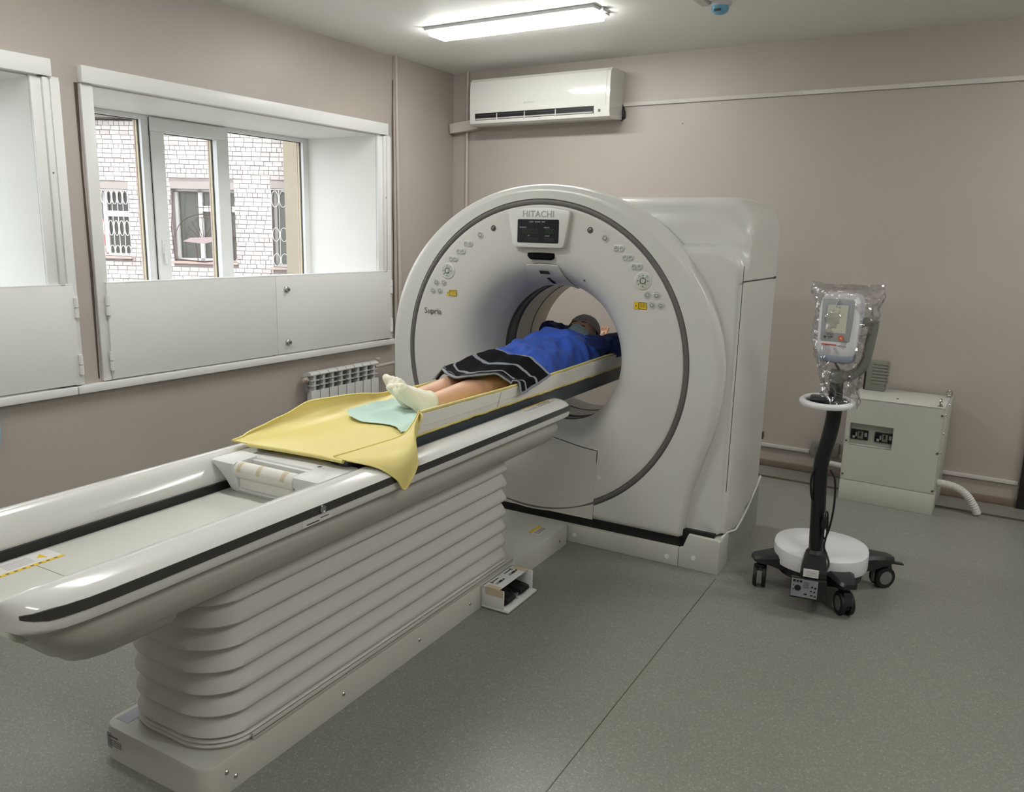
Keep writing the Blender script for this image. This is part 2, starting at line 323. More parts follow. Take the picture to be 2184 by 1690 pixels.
# ------------------------------------------------------------------ windows in the left wall
def window(name, y0, y1, locks=True):
    root = sroot(name)
    X0 = XL - 0.68        # inner face plane of the frame
    # reveal linings
    b = MB(); b.box(X0 - 0.05, XL - 0.002, y0 - 0.001, y1 + 0.001, ZT - 0.012, ZT + 0.001); b.box(X0 - 0.05, XL - 0.002, y0 - 0.001, y0 + 0.012, ZS, ZT - 0.012); b.box(X0 - 0.05, XL - 0.002, y1 - 0.012, y1 + 0.001, ZS, ZT - 0.012)
    obj('reveal_panel', b, 'reveal', root, 0)
    b = MB(); b.box(X0, XL - 0.05, y0 + 0.012, y1 - 0.012, 0.985, 1.02, 0.004); obj('window_sill', b, 'white_pvc', root)
    # outer frame
    zb, zt = 1.02, ZT - 0.012
    ya, yb = y0 + 0.012, y1 - 0.012
    W = yb - ya; k = W / 2.123
    m1, m2 = ya + 0.727 * k, ya + 1.335 * k     # mullion starts
    b = MB(); b.box(X0 - 0.07, X0, ya, yb, zt - 0.030, zt, 0.004); b.box(X0 - 0.07, X0, ya, yb, zb, zb + 0.05, 0.004)
    za_, zc_ = zb + 0.05, zt - 0.030
    b.box(X0 - 0.07, X0, ya, ya + 0.05, za_, zc_); b.box(X0 - 0.07, X0, yb - 0.05, yb, za_, zc_)
    b.box(X0 - 0.07, X0, m1, m1 + 0.06, za_, zc_); b.box(X0 - 0.07, X0, m2, m2 + 0.045, za_, zc_)
    obj('window_frame', b, 'white_pvc', root)
    # opening sash, proud of the frame
    s0, s1 = m1 + 0.052, m2 + 0.02
    sz0, sz1 = zb + 0.02, zt - 0.01
    b = MB(); xx0, xx1 = X0 - 0.06, X0 + 0.018
    b.box(xx0, xx1, s0, s1, sz1 - 0.085, sz1, 0.006); b.box(xx0, xx1, s0, s1, sz0, sz0 + 0.085, 0.006)
    b.box(xx0, xx1, s0 + .001, s0 + 0.09, sz0 + 0.085, sz1 - 0.085); b.box(xx0, xx1, s1 - 0.085, s1 - .001, sz0 + 0.085, sz1 - 0.085)
    sash = obj('sash', b, 'white_pvc', root)
    b = MB(); b.box(X0 + 0.018, X0 + 0.028, s0 + 0.03, s0 + 0.06, 1.37, 1.45, 0.003); b.box(X0 + 0.028, X0 + 0.045, s0 + 0.035, s0 + 0.055, 1.30, 1.42, 0.004); obj('sash_handle', b, 'white_pvc', sash)
    b = MB(); b.box(X0 + 0.002, X0 + 0.006, s0 - 0.004, s0 - 0.001, sz0, sz1); obj('gasket', b, 'gasket', sash)
    # panes with visible gasket and spacer
    for a, c, z0, z1 in ((ya + 0.05, m1, zb + 0.05, zt - 0.030), (s0 + 0.09, s1 - 0.085, sz0 + 0.085, sz1 - 0.085), (m2 + 0.045, yb - 0.05, zb + 0.05, zt - 0.030)):
        b = MB(); b.box(X0 - 0.036, X0 - 0.032, a - 0.004, c + 0.004, z0 - 0.004, z1 + 0.004); gp = obj('pane', b, 'glass', root, 0)
        b = MB(); g = 0.004
        b.box(X0 - 0.031, X0 - 0.026, a, c, z1 - g, z1); b.box(X0 - 0.031, X0 - 0.026, c - g, c, z0, z1); b.box(X0 - 0.031, X0 - 0.026, a, a + g, z0, z1); obj('gasket', b, 'gasket', gp, 0)
        b = MB()
        b.box(X0 - 0.055, X0 - 0.037, c - 0.006, c - 0.001, z0, z1); b.box(X0 - 0.055, X0 - 0.037, a, c - 0.006, z1 - 0.003, z1); obj('spacer', b, 'masking', gp, 0)
        b = MB(); b.box(X0 - 0.069, X0 - 0.056, c - 0.009, c - 0.001, z0, z1); obj('outer_bead', b, 'sill_red', gp, 0)
    # steel surround on the wall face
    b = MB(); b.box(XL, XL + 0.045, y0 - 0.055, y1 + 0.08, ZT - 0.005, ZT + 0.075, 0.004); b.box(XL, XL + 0.02, y0 - 0.05, y0 + 0.012, ZS, ZT - 0.005, 0.003)
    b.box(XL, XL + 0.02, y1 - 0.012, y1 + 0.125, ZS, ZT - 0.0, 0.003)
    b.box(XL + 0.02, XL + 0.04, y1 + 0.035, y1 + 0.06, 1.243, ZT - 0.01, 0.003); b.box(XL + 0.02, XL + 0.032, y1 + 0.075, y1 + 0.12, ZS, ZT - 0.015, 0.003)
    obj('shutter_track', b, 'white_metal', root)
    b = MB(); b.cyl((XL + 0.04, y1 + 0.048, 1.78), (XL + 0.043, y1 + 0.048, 1.78), 0.004, n=10); obj('screw', b, 'darksteel', root)
    b = MB(); b.box(XL + 0.003, XL + 0.035, y1 + 0.02, y1 + 0.06, ZT - 0.008, ZT - 0.004); obj('bracket', b, 'ac_dark', root)
    # cabinet leaves covering the lower recess
    ysp = y0 + 1.127 * (y1 - y0) / 2.147
    zt_, zb_ = 1.243, 0.74
    for nm, a, c, s_ in (('shutter_door', y0 - 0.006, ysp - 0.001, 0), ('shutter_door', ysp + 0.002, y1 + 0.10, 1)):
        b = MB(); b.box(XL + 0.02, XL + 0.036, a, c, zb_, zt_, 0.003); b.box(XL - 0.015, XL + 0.036, a, c, zt_ - 0.003, zt_ + 0.006, 0.002)
        dr = obj(nm, b, 'white_metal', root)
        hy = a - 0.004 if s_ == 0 else c + 0.004
        for hz in (1.13, 0.84):
            b = MB(); b.cyl((XL + 0.04, hy, hz - 0.05), (XL + 0.04, hy, hz - 0.002), 0.011, n=14); b.cyl((XL + 0.04, hy, hz + 0.002), (XL + 0.04, hy, hz + 0.05), 0.011, n=14); obj('hinge', b, 'white_metal', dr)
        if s_ == 1:
            for hz in (1.156, 0.812):
                b = MB(); R_ = RY(PI / 2)
                b.lathe([(0, 0.024), (0.012, 0.024), (0.014, 0.02), (0.014, 0.012), (0.02, 0.008), (0.022, 0.0)], 20, X=TF(XL + 0.036, ysp + 0.085, hz) @ R_)
                lk = obj('cam_lock', b, 'steel', dr)
                b = MB(); b.box(XL + 0.06, XL + 0.0606, ysp + 0.0775, ysp + 0.0925, hz - 0.0015, hz + 0.0015); obj('key_slot', b, 'black', lk, 0)
    return root
window('window_1', *W1); window('window_2', *W2)
b = MB(); b.box(XL, XL + 0.045, YF + 0.02, 2.245, 0.69, 0.73, 0.004); b.box(XL, XL + 0.045, 2.25, 4.74, 0.69, 0.73, 0.004); struct('trim_3', b, 'white_metal')
# dark open joint beside the shutter frame
b = MB(); b.tube([(XL + 0.001, 2.385, 0.75), (XL + 0.002, 2.389, 1.3), (XL + 0.001, 2.384, 1.8), (XL + 0.002, 2.386, 2.22)], [0.004, 0.007, 0.005, 0.009], 5); obj('crack', b, 'crack', wl)
# ------------------------------------------------------------------ outside: brick building facing the windows
FW = Vector((-0.5213, 0.8534, 0)); RT = Vector((0.8534, 0.5213, 0)); FD = 14.4
FROT = math.atan2(RT.y, RT.x)
b = MB(); b.box(-60, XO - 0.02, -30, 60, -0.9, -0.8); struct('ground_outside', b, 'ground', sharp=0)
def fac(d=0.0): return (FW.x * (FD + d), FW.y * (FD + d), 0)
bd = thing('brick_building', 'pale brick building with grilled windows, seen through the window', 'building', fac(), FROT)
# local: x = along the facade, y = depth away from us, z up
A = (-7.95, -6.81, 0.98, 2.14); Bw = (-6.06, -4.95, 0.92, 2.17); Cw = (-4.30, -3.2, 0.85, 2.21)
U0, U1, Z0, Z1 = -10.2, -1.2, -0.8, 3.29
b = MB(); us = [U0, A[0], A[1], Bw[0], Bw[1], Cw[0], Cw[1], U1]
for i in range(7):
    if i in (1, 3, 5):
        w_ = (A, Bw, Cw)[(i - 1) // 2]; b.box(us[i], us[i + 1], 0.0, 0.3, Z0, w_[2]); b.box(us[i], us[i + 1], 0.0, 0.3, w_[3], Z1)
    else: b.box(us[i], us[i + 1], 0.0, 0.3, Z0, Z1)
obj('mortar_wall', b, 'mortar', bd, 0)
b = MB(); b.box(U0, U1, -0.25, 0.4, Z1, Z1 + 0.09, X=Matrix(((1, 0, 0, 0), (0, 1, 0, 0), (0.03, 0, 1, 0.23), (0, 0, 0, 1)))); obj('eave', b, 'roofdark', bd, 0)
bricks = []
rng = random.Random(3)
row = 0; z = Z0 + 0.004
Lm, Hm, G = 0.150, 0.066, 0.011
while z + Hm < Z1 + 0.02:
    u = U0 - rng.random() * 0.1
    header = row % 5 == 2
    while u < U1:
        L_ = (0.078 if header else Lm) * (0.94 + 0.12 * rng.random())
        a_, c_ = u, u + L_
        for w_ in (A, Bw, Cw):
            if w_[2] - 0.05 < z + Hm and z < w_[3] + 0.13:
                if w_[0] <= a_ and c_ <= w_[1]: c_ = a_
                elif a_ < w_[0] < c_: c_ = w_[0] - .004
                elif a_ < w_[1] < c_: a_ = w_[1] + .004
        if c_ - a_ > .02 and u > U0 - 0.02: bricks.append((a_, z + rng.uniform(-.002, .002), c_ - a_, Hm * (0.95 + 0.08 * rng.random()), rng.random() < (0.35 if 2.3 < z < 2.6 or z < 0.9 else 0.10)))
        u += L_ + G
    z += Hm + G; row += 1
def vis(q): return -7.42 < q[0] < -3.95 and 0.6 < q[1] < 3.4
cand = [q for q in bricks if vis(q)]; rng.shuffle(cand)
cand.sort(key=lambda q: (abs(q[0] + 5.2) > 1.25, -(q[2] * q[3])))
pick = set(id(q) for q in cand[:300])
base = MB(); base.box(0, 1, -0.02, 0.01, 0, 1); bm_ = base.bm
me0 = bpy.data.meshes.new('brick'); bm_.to_mesh(me0); me0.materials.append(M['brick'])
me1 = me0.copy(); me1.materials.clear(); me1.materials.append(M['brick_b']); bm_.free()
rest = [MB(), MB()]
for q in bricks:
    if id(q) in pick:
        o = bpy.data.objects.new('brick', me1 if q[4] else me0); COL.objects.link(o); o.parent = bd
        o.location = (q[0], 0, q[1]); o.scale = (q[2], 0.8 + 0.6 * rng.random(), q[3])
    else:
        r_ = rest[1 if q[4] else 0].bm
        x0, x1, z0, z1, y0 = q[0], q[0] + q[2], q[1], q[1] + q[3], -0.016 - 0.008 * rng.random()
        v = [r_.verts.new(p) for p in ((x0, y0, z0), (x1, y0, z0), (x1, y0, z1), (x0, y0, z1), (x0, 0, z0), (x1, 0, z0), (x1, 0, z1), (x0, 0, z1))]
        for f in ((0, 1, 2, 3), (0, 4, 5, 1), (1, 5, 6, 2), (2, 6, 7, 3), (3, 7, 4, 0)): r_.faces.new([v[i] for i in f])
for r_, m_ in zip(rest, ('brick', 'brick_b')):
    bmesh.ops.recalc_face_normals(r_.bm, faces=r_.bm.faces[:]); o = obj('brickwork', r_, m_, bd, 0); o['kind'] = 'stuff'
for w_ in (A, Bw, Cw):
    b = MB(); b.box(w_[0] - 0.02, w_[1] + 0.25 if w_ is A else w_[1] + 0.1, -0.01, 0.05, w_[3] + 0.0, w_[3] + 0.125); obj('lintel', b, 'concrete', bd)
    b = MB(); b.box(w_[0] - 0.03, w_[1] + 0.03, -0.1, 0.1, w_[2] - 0.04, w_[2]); obj('outer_sill', b, 'sill_red', bd)
def far_window(w_, muls, transom, curtain=None):
    u0, u1, z0, z1 = w_
    b = MB(); t = 0.05; y = 0.14
    b.box(u0, u1, y, y + 0.06, z0, z0 + t); b.box(u0, u1, y, y + 0.06, z1 - t, z1); b.box(u0, u0 + t, y, y + 0.06, z0, z1); b.box(u1 - t, u1, y, y + 0.06, z0, z1)
    for m_ in muls: b.box(m_ - 0.035, m_ + 0.035, y, y + 0.06, z0, z1)
    for (a, c, zz) in transom: b.box(a, c, y, y + 0.05, zz - 0.05, zz + 0.05)
    fr = obj('window_frame', b, 'far_frame', bd)
    b = MB(); b.box(u0, u1, y + 0.06, y + 0.07, z0, z1); obj('pane', b, 'far_glass', fr, 0)
    if curtain:
        b = MB(); b.box(curtain[0], curtain[1], y + 0.052, y + 0.058, curtain[2], curtain[3]); obj('curtain', b, 'far_pink', fr, 0)
    return fr
far_window(A, [A[0] + 0.64], [(A[0] + 0.64, A[1], 1.72)], (A[0] + 0.5, A[0] + 0.6, 1.02, 1.62))
far_window(Bw, [Bw[0] + 0.45], [(Bw[0] + 0.45, Bw[1], 1.84)])
far_window(Cw, [Cw[0] + 0.5], [])
def grille(w_, n, rows):
    u0, u1, z0, z1 = w_; b = MB(); y = -0.03; p = (u1 - u0) / n
    b.tube([(u0, y, z0 + 0.02), (u1, y, z0 + 0.02)], 0.008, 5); b.tube([(u0, y, z1 - 0.02), (u1, y, z1 - 0.02)], 0.008, 5)
    for i in range(n + 1): 
        u = u0 + i * p; seg = []
        b.tube([(u, y, z0 + 0.02), (u, y, z1 - 0.02)], 0.006, 5)
    for i in range(n):
        uc = u0 + (i + 0.5) * p
        for zc_, h_ in rows:
            b.tube([(uc + p * 0.44 * math.cos(t), y, zc_ + h_ * math.sin(t)) for t in [2 * PI * k / 14 for k in range(14)]], 0.007, 5, closed=True)
    obj('window_grille', b, 'grille', bd)
grille(A, 12, ((2.0, 0.12), (1.47, 0.13), (1.08, 0.09)))
grille(Cw, 8, ((2.03, 0.14), (1.42, 0.12), (0.98, 0.11)))
# the middle window: bent iron sunburst grille and a drooping tin shelf
b = MB(); u0, u1, z0, z1 = Bw; y = -0.06; uc = (u0 + u1) / 2
for k in range(9):
    a = PI * (0.08 + 0.84 * k / 8); b.tube([(uc + 0.03 * math.cos(a), y, 1.28), (uc + 0.30 * math.cos(a), y - 0.03, 1.30 + 0.40 * math.sin(a))], 0.006, 4)
b.tube([(uc + 0.5 * math.cos(PI * k / 12), y, 1.32 + 0.42 * math.sin(PI * k / 12)) for k in range(13)], 0.007, 4)
b.tube([(u0 + 0.03, y, z0 + 0.03), (u0 + 0.01, y - 0.03, 1.5), (u0 + 0.06, y, z1 - 0.05), (u1 - 0.05, y, z1 - 0.05), (u1 - 0.02, y, z0 + 0.03)], 0.009, 4)
for k in range(5): b.tube([(uc + 0.02 + k * 0.1, y, 1.95), (uc + 0.02 + k * 0.1, y, 1.68)], 0.005, 4)
for z_ in (1.86, 1.76, 1.68): b.tube([(uc - 0.1, y, z_), (u1 - 0.03, y, z_ - 0.01)], 0.005, 4)
b.tube([(u0 + 0.03, y, z0 + 0.03), (uc, y - 0.05, z0 + 0.0), (u1, y, z0 + 0.05)], 0.012, 4)
b.tube([(uc - 0.15, y, 1.3), (uc - 0.1, y - 0.05, z0 + 0.02)], 0.008, 4)
obj('window_grille', b, 'iron', bd)
b = MB(); b.prism([(u0 + 0.26, 1.27), (u0 + 0.40, 1.335), (u1 - 0.2, 1.36), (u1 - 0.1, 1.33), (u0 + 0.62, 1.235)], -0.25, -0.235); obj('tin_awning', b, 'tin', bd)
b = MB(); b.box(-3.95, -3.5, -0.42, -0.02, Z0, 3.3, X=Matrix(((1, 0, 0, 0), (0, 1, 0, 0), (0, 0, 1, 0), (0, 0, 0, 1)))); b.box(-3.62, -3.5, -0.5, -0.42, 2.6, 3.3); obj('corner_column', b, 'column', bd, 0)

M['matte_slot'] = mat('dark_recess', (13, 13, 14), 0.85, var=0.05, spec=0.1)
# ------------------------------------------------------------------ CT gantry
GO = Vector((-1.9748, 3.4604, 0)); GT = 0.036
gan = thing('ct_scanner_gantry', 'large white ring-shaped scanner gantry with grey seal around the bore', 'scanner', GO, GT)
ZG = 0.927
PROF = [(.372, .24), (.38, .20), (.395, .15), (.42, .10), (.45, .06), (.49, .03), (.54, .012), (.62, .004), (.72, 0), (1.2, 0)]
def fy(r):
    if r <= PROF[0][0]: return PROF[0][1]
    for (a, ya), (c, yc) in zip(PROF[:-1], PROF[1:]):
        if r <= c: return ya + (yc - ya) * (r - a) / (c - a)
    return 0.0
NA = 360
def radial(poly):       # star-shaped outline about (0, ZG) -> NA radii
    P = [(x, z - ZG) for x, z in poly]; out = []
    for k in range(NA):
        a = 2 * PI * k / NA; dx, dz = math.cos(a), math.sin(a); best = 0
        for i in range(len(P)):
            (x1, z1), (x2, z2) = P[i], P[(i + 1) % len(P)]
            den = dx * (z2 - z1) - dz * (x2 - x1)
            if abs(den) < 1e-9: continue
            t = (x1 * (z2 - z1) - z1 * (x2 - x1)) / den; s_ = (x1 * dz - z1 * dx) / den
            if t > 0 and -1e-6 <= s_ <= 1 + 1e-6: best = max(best, t)
        out.append(best)
    return out
def ringpts(rad, y, inset=0.0): return [((r - inset) * math.cos(2 * PI * k / NA), y, ZG + (r - inset) * math.sin(2 * PI * k / NA)) for k, r in enumerate(rad)]
def arch_poly(di=0.0, zb=0.137):
    P = []
    for k in range(0, 41):
        t = PI / 2 * k / 40; P.append(((0.945 - di) * math.cos(t), ZG + (0.86 - di) * math.sin(t)))
    for k in range(1, 41):
        t = PI / 2 + PI / 2 * k / 40; P.append(((0.915 - di) * math.cos(t), ZG + (0.86 - di) * math.sin(t)))
    P += [(-0.915 + di, 0.6), (-0.915 + di, zb), (0.0, zb), (0.806 - di, zb), (0.815 - di, .25), (0.835 - di, .38), (0.868 - di, .5), (0.900 - di, .61), (.925 - di, .71), (.940 - di, .83)]
    return P
def body_poly(w, zt, r, zb, di=0.0):
    P = [(w, zb), (w, 1.0), (w, zt - r)]
    for k in range(1, 13):
        t = PI / 2 * k / 12; P.append((w - r + r * math.cos(t), zt - r + r * math.sin(t)))
    a, c = 0.905 - di, 0.846 - di
    # top runs left until it meets the arch curve
    x = w - r
    for k in range(0, 61):
        t = PI * 0.5 * 0.2 + (PI - PI * 0.1) * k / 60
        px_, pz_ = a * math.cos(t), ZG + c * math.sin(t)
        if px_ < x - 0.02 and pz_ <= zt + 0.008 and (px_ > 0 or True):
            if px_ > 0 and pz_ < zt: continue
            P.append((px_, min(pz_, zt)))
    P += [(-a, ZG), (-a, 0.6), (-a, 0.137), (0, 0.137), (0.78, 0.137), (0.81, max(0.137, zb))]
    return P
zbf = lambda y: 0.178 if y < 0.12 else (0.135 + 0.043 * max(0, (0.3 - y) / 0.18) if y < 0.3 else 0.135 + 0.155 * ((y - 0.3) / 0.5) ** 1.5)
st = [(.048, .950, 1.468, .085), (.050, .962, 1.482, .09), (.056, .974, 1.494, .10), (.068, .984, 1.504, .11), (.085, .99, 1.512, .12), (.118, .99, 1.515, .12), (.130, .99, 1.523, .12), (.137, .99, 1.545, .122), (.143, .99, 1.59, .125), (.152, .99, 1.645, .13), (.170, .99, 1.692, .135), (.200, .99, 1.720, .14), (.25, .99, 1.732, .14), (.34, .99, 1.737, .145), (.45, .99, 1.74, .145), (.6, .99, 1.74, .145), (.705, .99, 1.738, .145)]
ap0 = radial(arch_poly(.0, .137)); b = MB(); rings = [ringpts(ap0, .10, .07), ringpts(ap0, .047, .05)]
for y, w, zt, r in st: rings.append(ringpts(radial(body_poly(w, zt, r, zbf(y))), y))
b.loft(rings, False, False)
body = obj('side_cover', b, 'gantry', gan, 30)
# rear cover behind a thin joint
st2 = [(.709, .978, 1.728, .14), (.712, .985, 1.735, .145), (.716, .988, 1.738, .145), (.755, .982, 1.732, .145), (.785, .965, 1.715, .14), (.80, .93, 1.68, .12)]
rings = [ringpts(radial(body_poly(w, zt, r, zbf(y))), y) for y, w, zt, r in st2]
inner = [.74 + 0 * k for k in range(NA)]
rings.append(ringpts([.70] * NA, .812)); rings.append(ringpts([.45] * NA, .815)); rings.append(ringpts([.39] * NA, .81)); rings.append(ringpts([.375] * NA, .795)); rings.append(ringpts([.375] * NA, .78))
b = MB(); b.loft(rings, False, False); obj('rear_cover', b, 'gantry', gan, 30)
# front arch slab
ap = radial(arch_poly())
rings = [ringpts(ap, .30, 0.06), ringpts(ap, .22, .012), ringpts(ap, .12), ringpts(ap, .05), ringpts(ap, .03, .002), ringpts(ap, .016, .008), ringpts(ap, .006, .019), ringpts(ap, .001, .034), ringpts(ap, 0.0, .05)]
last = [min(r - .05, 9) for r in ap]
rings.append([(max(.7885, r - .052) * math.cos(2 * PI * k / NA) if False else (.7885 + (r - .7885) * .5) * math.cos(2 * PI * k / NA), 0, ZG + (.7885 + (r - .7885) * .5) * math.sin(2 * PI * k / NA)) if r > .84 else ((.7885) * math.cos(2 * PI * k / NA), .001, ZG + .7885 * math.sin(2 * PI * k / NA)) for k, r in enumerate(ap)])
rings.append(ringpts([.7885] * NA, 0.001)); rings.append(ringpts([.7875] * NA, 0.02))
# where the flat bottom cuts the outline keep rings monotone
fix = []
for ring in rings:
    fix.append([(x, y, max(z, 0.137 if i_ < 3 else 0.137)) for i_, (x, y, z) in enumerate(ring)])
b = MB(); b.loft(fix, False, False); obj('front_arch', b, 'gantry', gan, 30)
# grey circular seal
b = MB()
b.loft([ringpts([r] * NA, y) for r, y in ((.7875, .012), (.7865, .004), (.782, -.001), (.774, -.003), (.766, -.001), (.7615, .004), (.7605, .012))], False, False); obj('grey_seal', b, 'ringgrey', gan, 60)
# funnel shaped front cover
pr = [(.7605, .010), (.7595, .002), (.755, 0)]
rr_ = [.74, .72, .69, .65, .62, .59, .565, .54, .515, .49, .47, .45, .435, .42, .407, .395, .387, .38, .3755, .372]
def fys(r):    # smoothed profile
    return sum(fy(r + d) for d in (-.02, -.012, -.006, 0, .006, .012, .02)) / 7 if r > .376 else fy(r)
pr += [(r, fys(r)) for r in rr_] + [(.371, .27), (.371, .33)]
b = MB(); b.loft([ringpts([r] * NA, y) for r, y in pr], False, False); obj('funnel_cover', b, 'bore', gan, 60)
b = MB(); b.loft([ringpts([r] * NA, y) for r, y in ((.371, .33), (.3745, .332), (.3745, .368), (.371, .37))], False, False); obj('bore_rim', b, 'print_dark', gan, 60)
b = MB(); b.loft([ringpts([r] * NA, y) for r, y in ((.371, .37), (.377, .372), (.377, .448), (.371, .45))], False, False); obj('scan_window', b, 'borewin', gan, 60)
b = MB(); b.loft([ringpts([r] * NA, y) for r, y in ((.371, .45), (.372, .46), (.375, .78))], False, False); obj('rear_bore', b, 'bore', gan, 60)
b = MB(); b.loft([ringpts([r] * NA, y) for r, y in ((.3715, .62), (.3745, .6205), (.3745, .6235), (.3715, .624))], False, False); obj('bore_joint', b, 'groove', gan, 60)
# base skirt, dark plinth gap, right step, lip
b = MB(); b.box(-.80, .795, 0.0, .70, 0, .094, .004); obj('base_skirt', b, 'base', gan)
b = MB(); b.prism([(.797, 0), (.989, 0), (.989, .160), (.975, .167), (.838, .170), (.814, .100), (.797, .096)], 0.0, .16, bev=.003); obj('base_step', b, 'base', gan)
b = MB(); b.box(-.86, .815, .022, .66, .08, .145); b.box(.79, .955, .022, .15, .08, .185); obj('plinth', b, 'black', gan, 0)
b = MB(); b.tube([(.986, y, zbf(y) - .006) for y in (.03, .08, .12, .2, .3, .4, .5, .6, .7, .79)], .006, 8); obj('side_lip', b, 'white_metal', gan)
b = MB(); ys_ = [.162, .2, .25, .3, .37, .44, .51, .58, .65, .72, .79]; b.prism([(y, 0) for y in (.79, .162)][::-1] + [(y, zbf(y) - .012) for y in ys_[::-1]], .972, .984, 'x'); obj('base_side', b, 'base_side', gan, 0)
for x, z in ((.25, .045), (.74, .04), (.87, .06)):
    b = MB(); b.cyl((x, .001, z), (x, -.0015, z), .012, n=18); obj('plug', b, 'white_metal', gan)
b = MB(); b.cyl((.37, .001, .37), (.37, -.002, .37), .012, n=18); obj('plug', b, 'white_metal', gan)
# joints drawn by real dark gaps
def seam(name, pts, r=.0022): 
    b = MB(); b.tube(pts, r, 6); return obj(name, b, 'groove', gan)
cov = []
sx = .352
fp = lambda x, z, o=0.0: (x, fys(math.hypot(x, z - ZG)) - o, z)
pts = [fp(-.348, .14, 0), fp(-.350, .48)] + [fp(-.350 + .700 * k / 20, .500 + .012 * (1 - abs(k - 10) / 10.0)) for k in range(21)] + [fp(.350, .48), fp(.345, .14)]
pts = [p if math.hypot(p[0], p[2] - ZG) < .76 or True else p for p in pts]
b = MB(); b.tube(pts, .0024, 6); obj('cover_seam', b, 'groove', gan)
b = MB(); b.sheet(lambda u, v: fp(-.347 + .694 * u, .145 + (.352 - .004 + .012 * (1 - abs(2 * u - 1))) * v, .0015 + .004 * math.sin(PI * min(1, u * 1.0)) * math.sin(PI * v) ), 36, 30)
# keep the panel clear of the seal by lowering it a little there
obj('lower_cover', b, 'gantry_cover', gan)
seam('side_seam', [(.9905, .033, z) for z in (1.43, 1.2, .9, .6, .40)], .0016)
seam('side_seam', [(.9905, y, 1.362 - .006 * (y - .03)) for y in (.035, .3, .6, .705)], .003)
b = MB(); b.box(.983, .9925, .66, .71, 1.353, 1.364); obj('latch', b, 'black', gan)
seam('rear_seam', [(.986, .708, z) for z in (1.6, 1.2, .9, .6, .26)], .003)
b = MB(); b.box(.984, .992, .735, .765, .50, .54, .003); obj('side_latch', b, 'darksteel', gan)
# display
def onface(x, z, o=0.0): r = math.hypot(x, z - ZG); return Vector((x, fys(r) - o, z))
b = MB(); dp = [(-.170, 1.652), (-.162, 1.659), (-.08, 1.671), (0, 1.675), (.08, 1.671), (.162, 1.659), (.170, 1.652), (.168, 1.63), (.142, 1.497), (.134, 1.485), (.12, 1.481), (-.12, 1.481), (-.134, 1.485), (-.142, 1.497), (-.168, 1.63)]
b.prism(dp, -.024, .015, bev=.006); disp = obj('display_housing', b, 'gantry', gan)
b = MB(); b.prism(rrect(.113, .056, .006, cx=0, cy=1.56), -.0255, -.02); scr = obj('display_screen', b, 'screen', disp)
text_obj('lettering', 'HITACHI', .043, 'print_grey', disp, TF(0, -.0245, 1.640) @ FRONT, .0005, .0006, 1.04)
text_obj('lettering', 'LIGHT   REMAIN   TIME', .0085, 'print_white', scr, TF(-.005, -.0257, 1.604) @ FRONT, .0002)
text_obj('lettering', 'POSITION', .0085, 'print_white', scr, TF(-.083, -.0257, 1.577) @ FRONT, .0002)
text_obj('lettering', 'HEIGHT', .0085, 'print_white', scr, TF(.048, -.0257, 1.577) @ FRONT, .0002)
text_obj('lettering', '0000.0', .034, 'led_green', scr, TF(-.045, -.0257, 1.558) @ FRONT, .0002)
text_obj('lettering', '000', .034, 'led_green', scr, TF(.066, -.0257, 1.558) @ FRONT, .0002)
text_obj('lettering', 'TILT', .0075, 'print_white', scr, TF(-.05, -.0257, 1.538) @ FRONT, .0002)
text_obj('lettering', 'ANGLE', .0075, 'print_white', scr, TF(.052, -.0257, 1.538) @ FRONT, .0002)
for x0, x1 in ((-.07, .008), (.036, .09)):
    b = MB(); b.box(x0, x1, -.0262, -.0255, 1.512, 1.530); obj('display_window', b, 'black', scr, 0)
for k in range(3):
    b = MB(); b.prism([(-.045 + k * .03, 1.597), (-.031 + k * .03, 1.597), (-.038 + k * .03, 1.588)], -.0260, -.0255); obj('indicator', b, 'black', scr, 0)
# camera slot and sensor panel in the funnel
b = MB(); P0 = onface(0.0, 1.448); nrm = Vector((0, -1, -.55)).normalized(); Xs = TF(*(P0 + nrm * .001)) @ RX(-.50)
b.prism(rrect(.074, .023, .022), -.006, .012, X=Xs, bev=.002); obj('camera_slot', b, 'matte_slot', gan)
def panel(u, v):
    z = 1.405 - .112 * v; w = .088 + .03 * v; x = (2 * u - 1) * w
    r0 = .478 - .106 * v; a = x / r0; r = r0 - .004 * math.sin(PI * min(1, max(0, u))) ; y = fys(max(r0, .3725))
    return (r * math.sin(a), y - .006, ZG + r * math.cos(a))
b = MB(); b.sheet(panel, 24, 16, .006); sp = obj('sensor_panel', b, 'gantry', gan)
def onpan(u, v, o=.002):
    p = Vector(panel(u, v)); return p
b = MB(); b.sheet(lambda u, v: tuple(Vector(panel(.37 + .26 * u, .28 + .14 * v)) + Vector((0, -.0075, -.004))), 8, 4, .002); obj('sensor_slot', b, 'gloss_black', sp)
b = MB(); b.sheet(lambda u, v: tuple(Vector(panel(.47 + .07 * u, .60 + .3 * v)) + Vector((0, -.006, -.006))), 4, 6, .002); obj('laser_slot', b, 'gloss_black', sp)
p = onface(.224, 1.331); b = MB(); b.ball(p, .006, 10); obj('microphone', b, 'print_dark', gan)
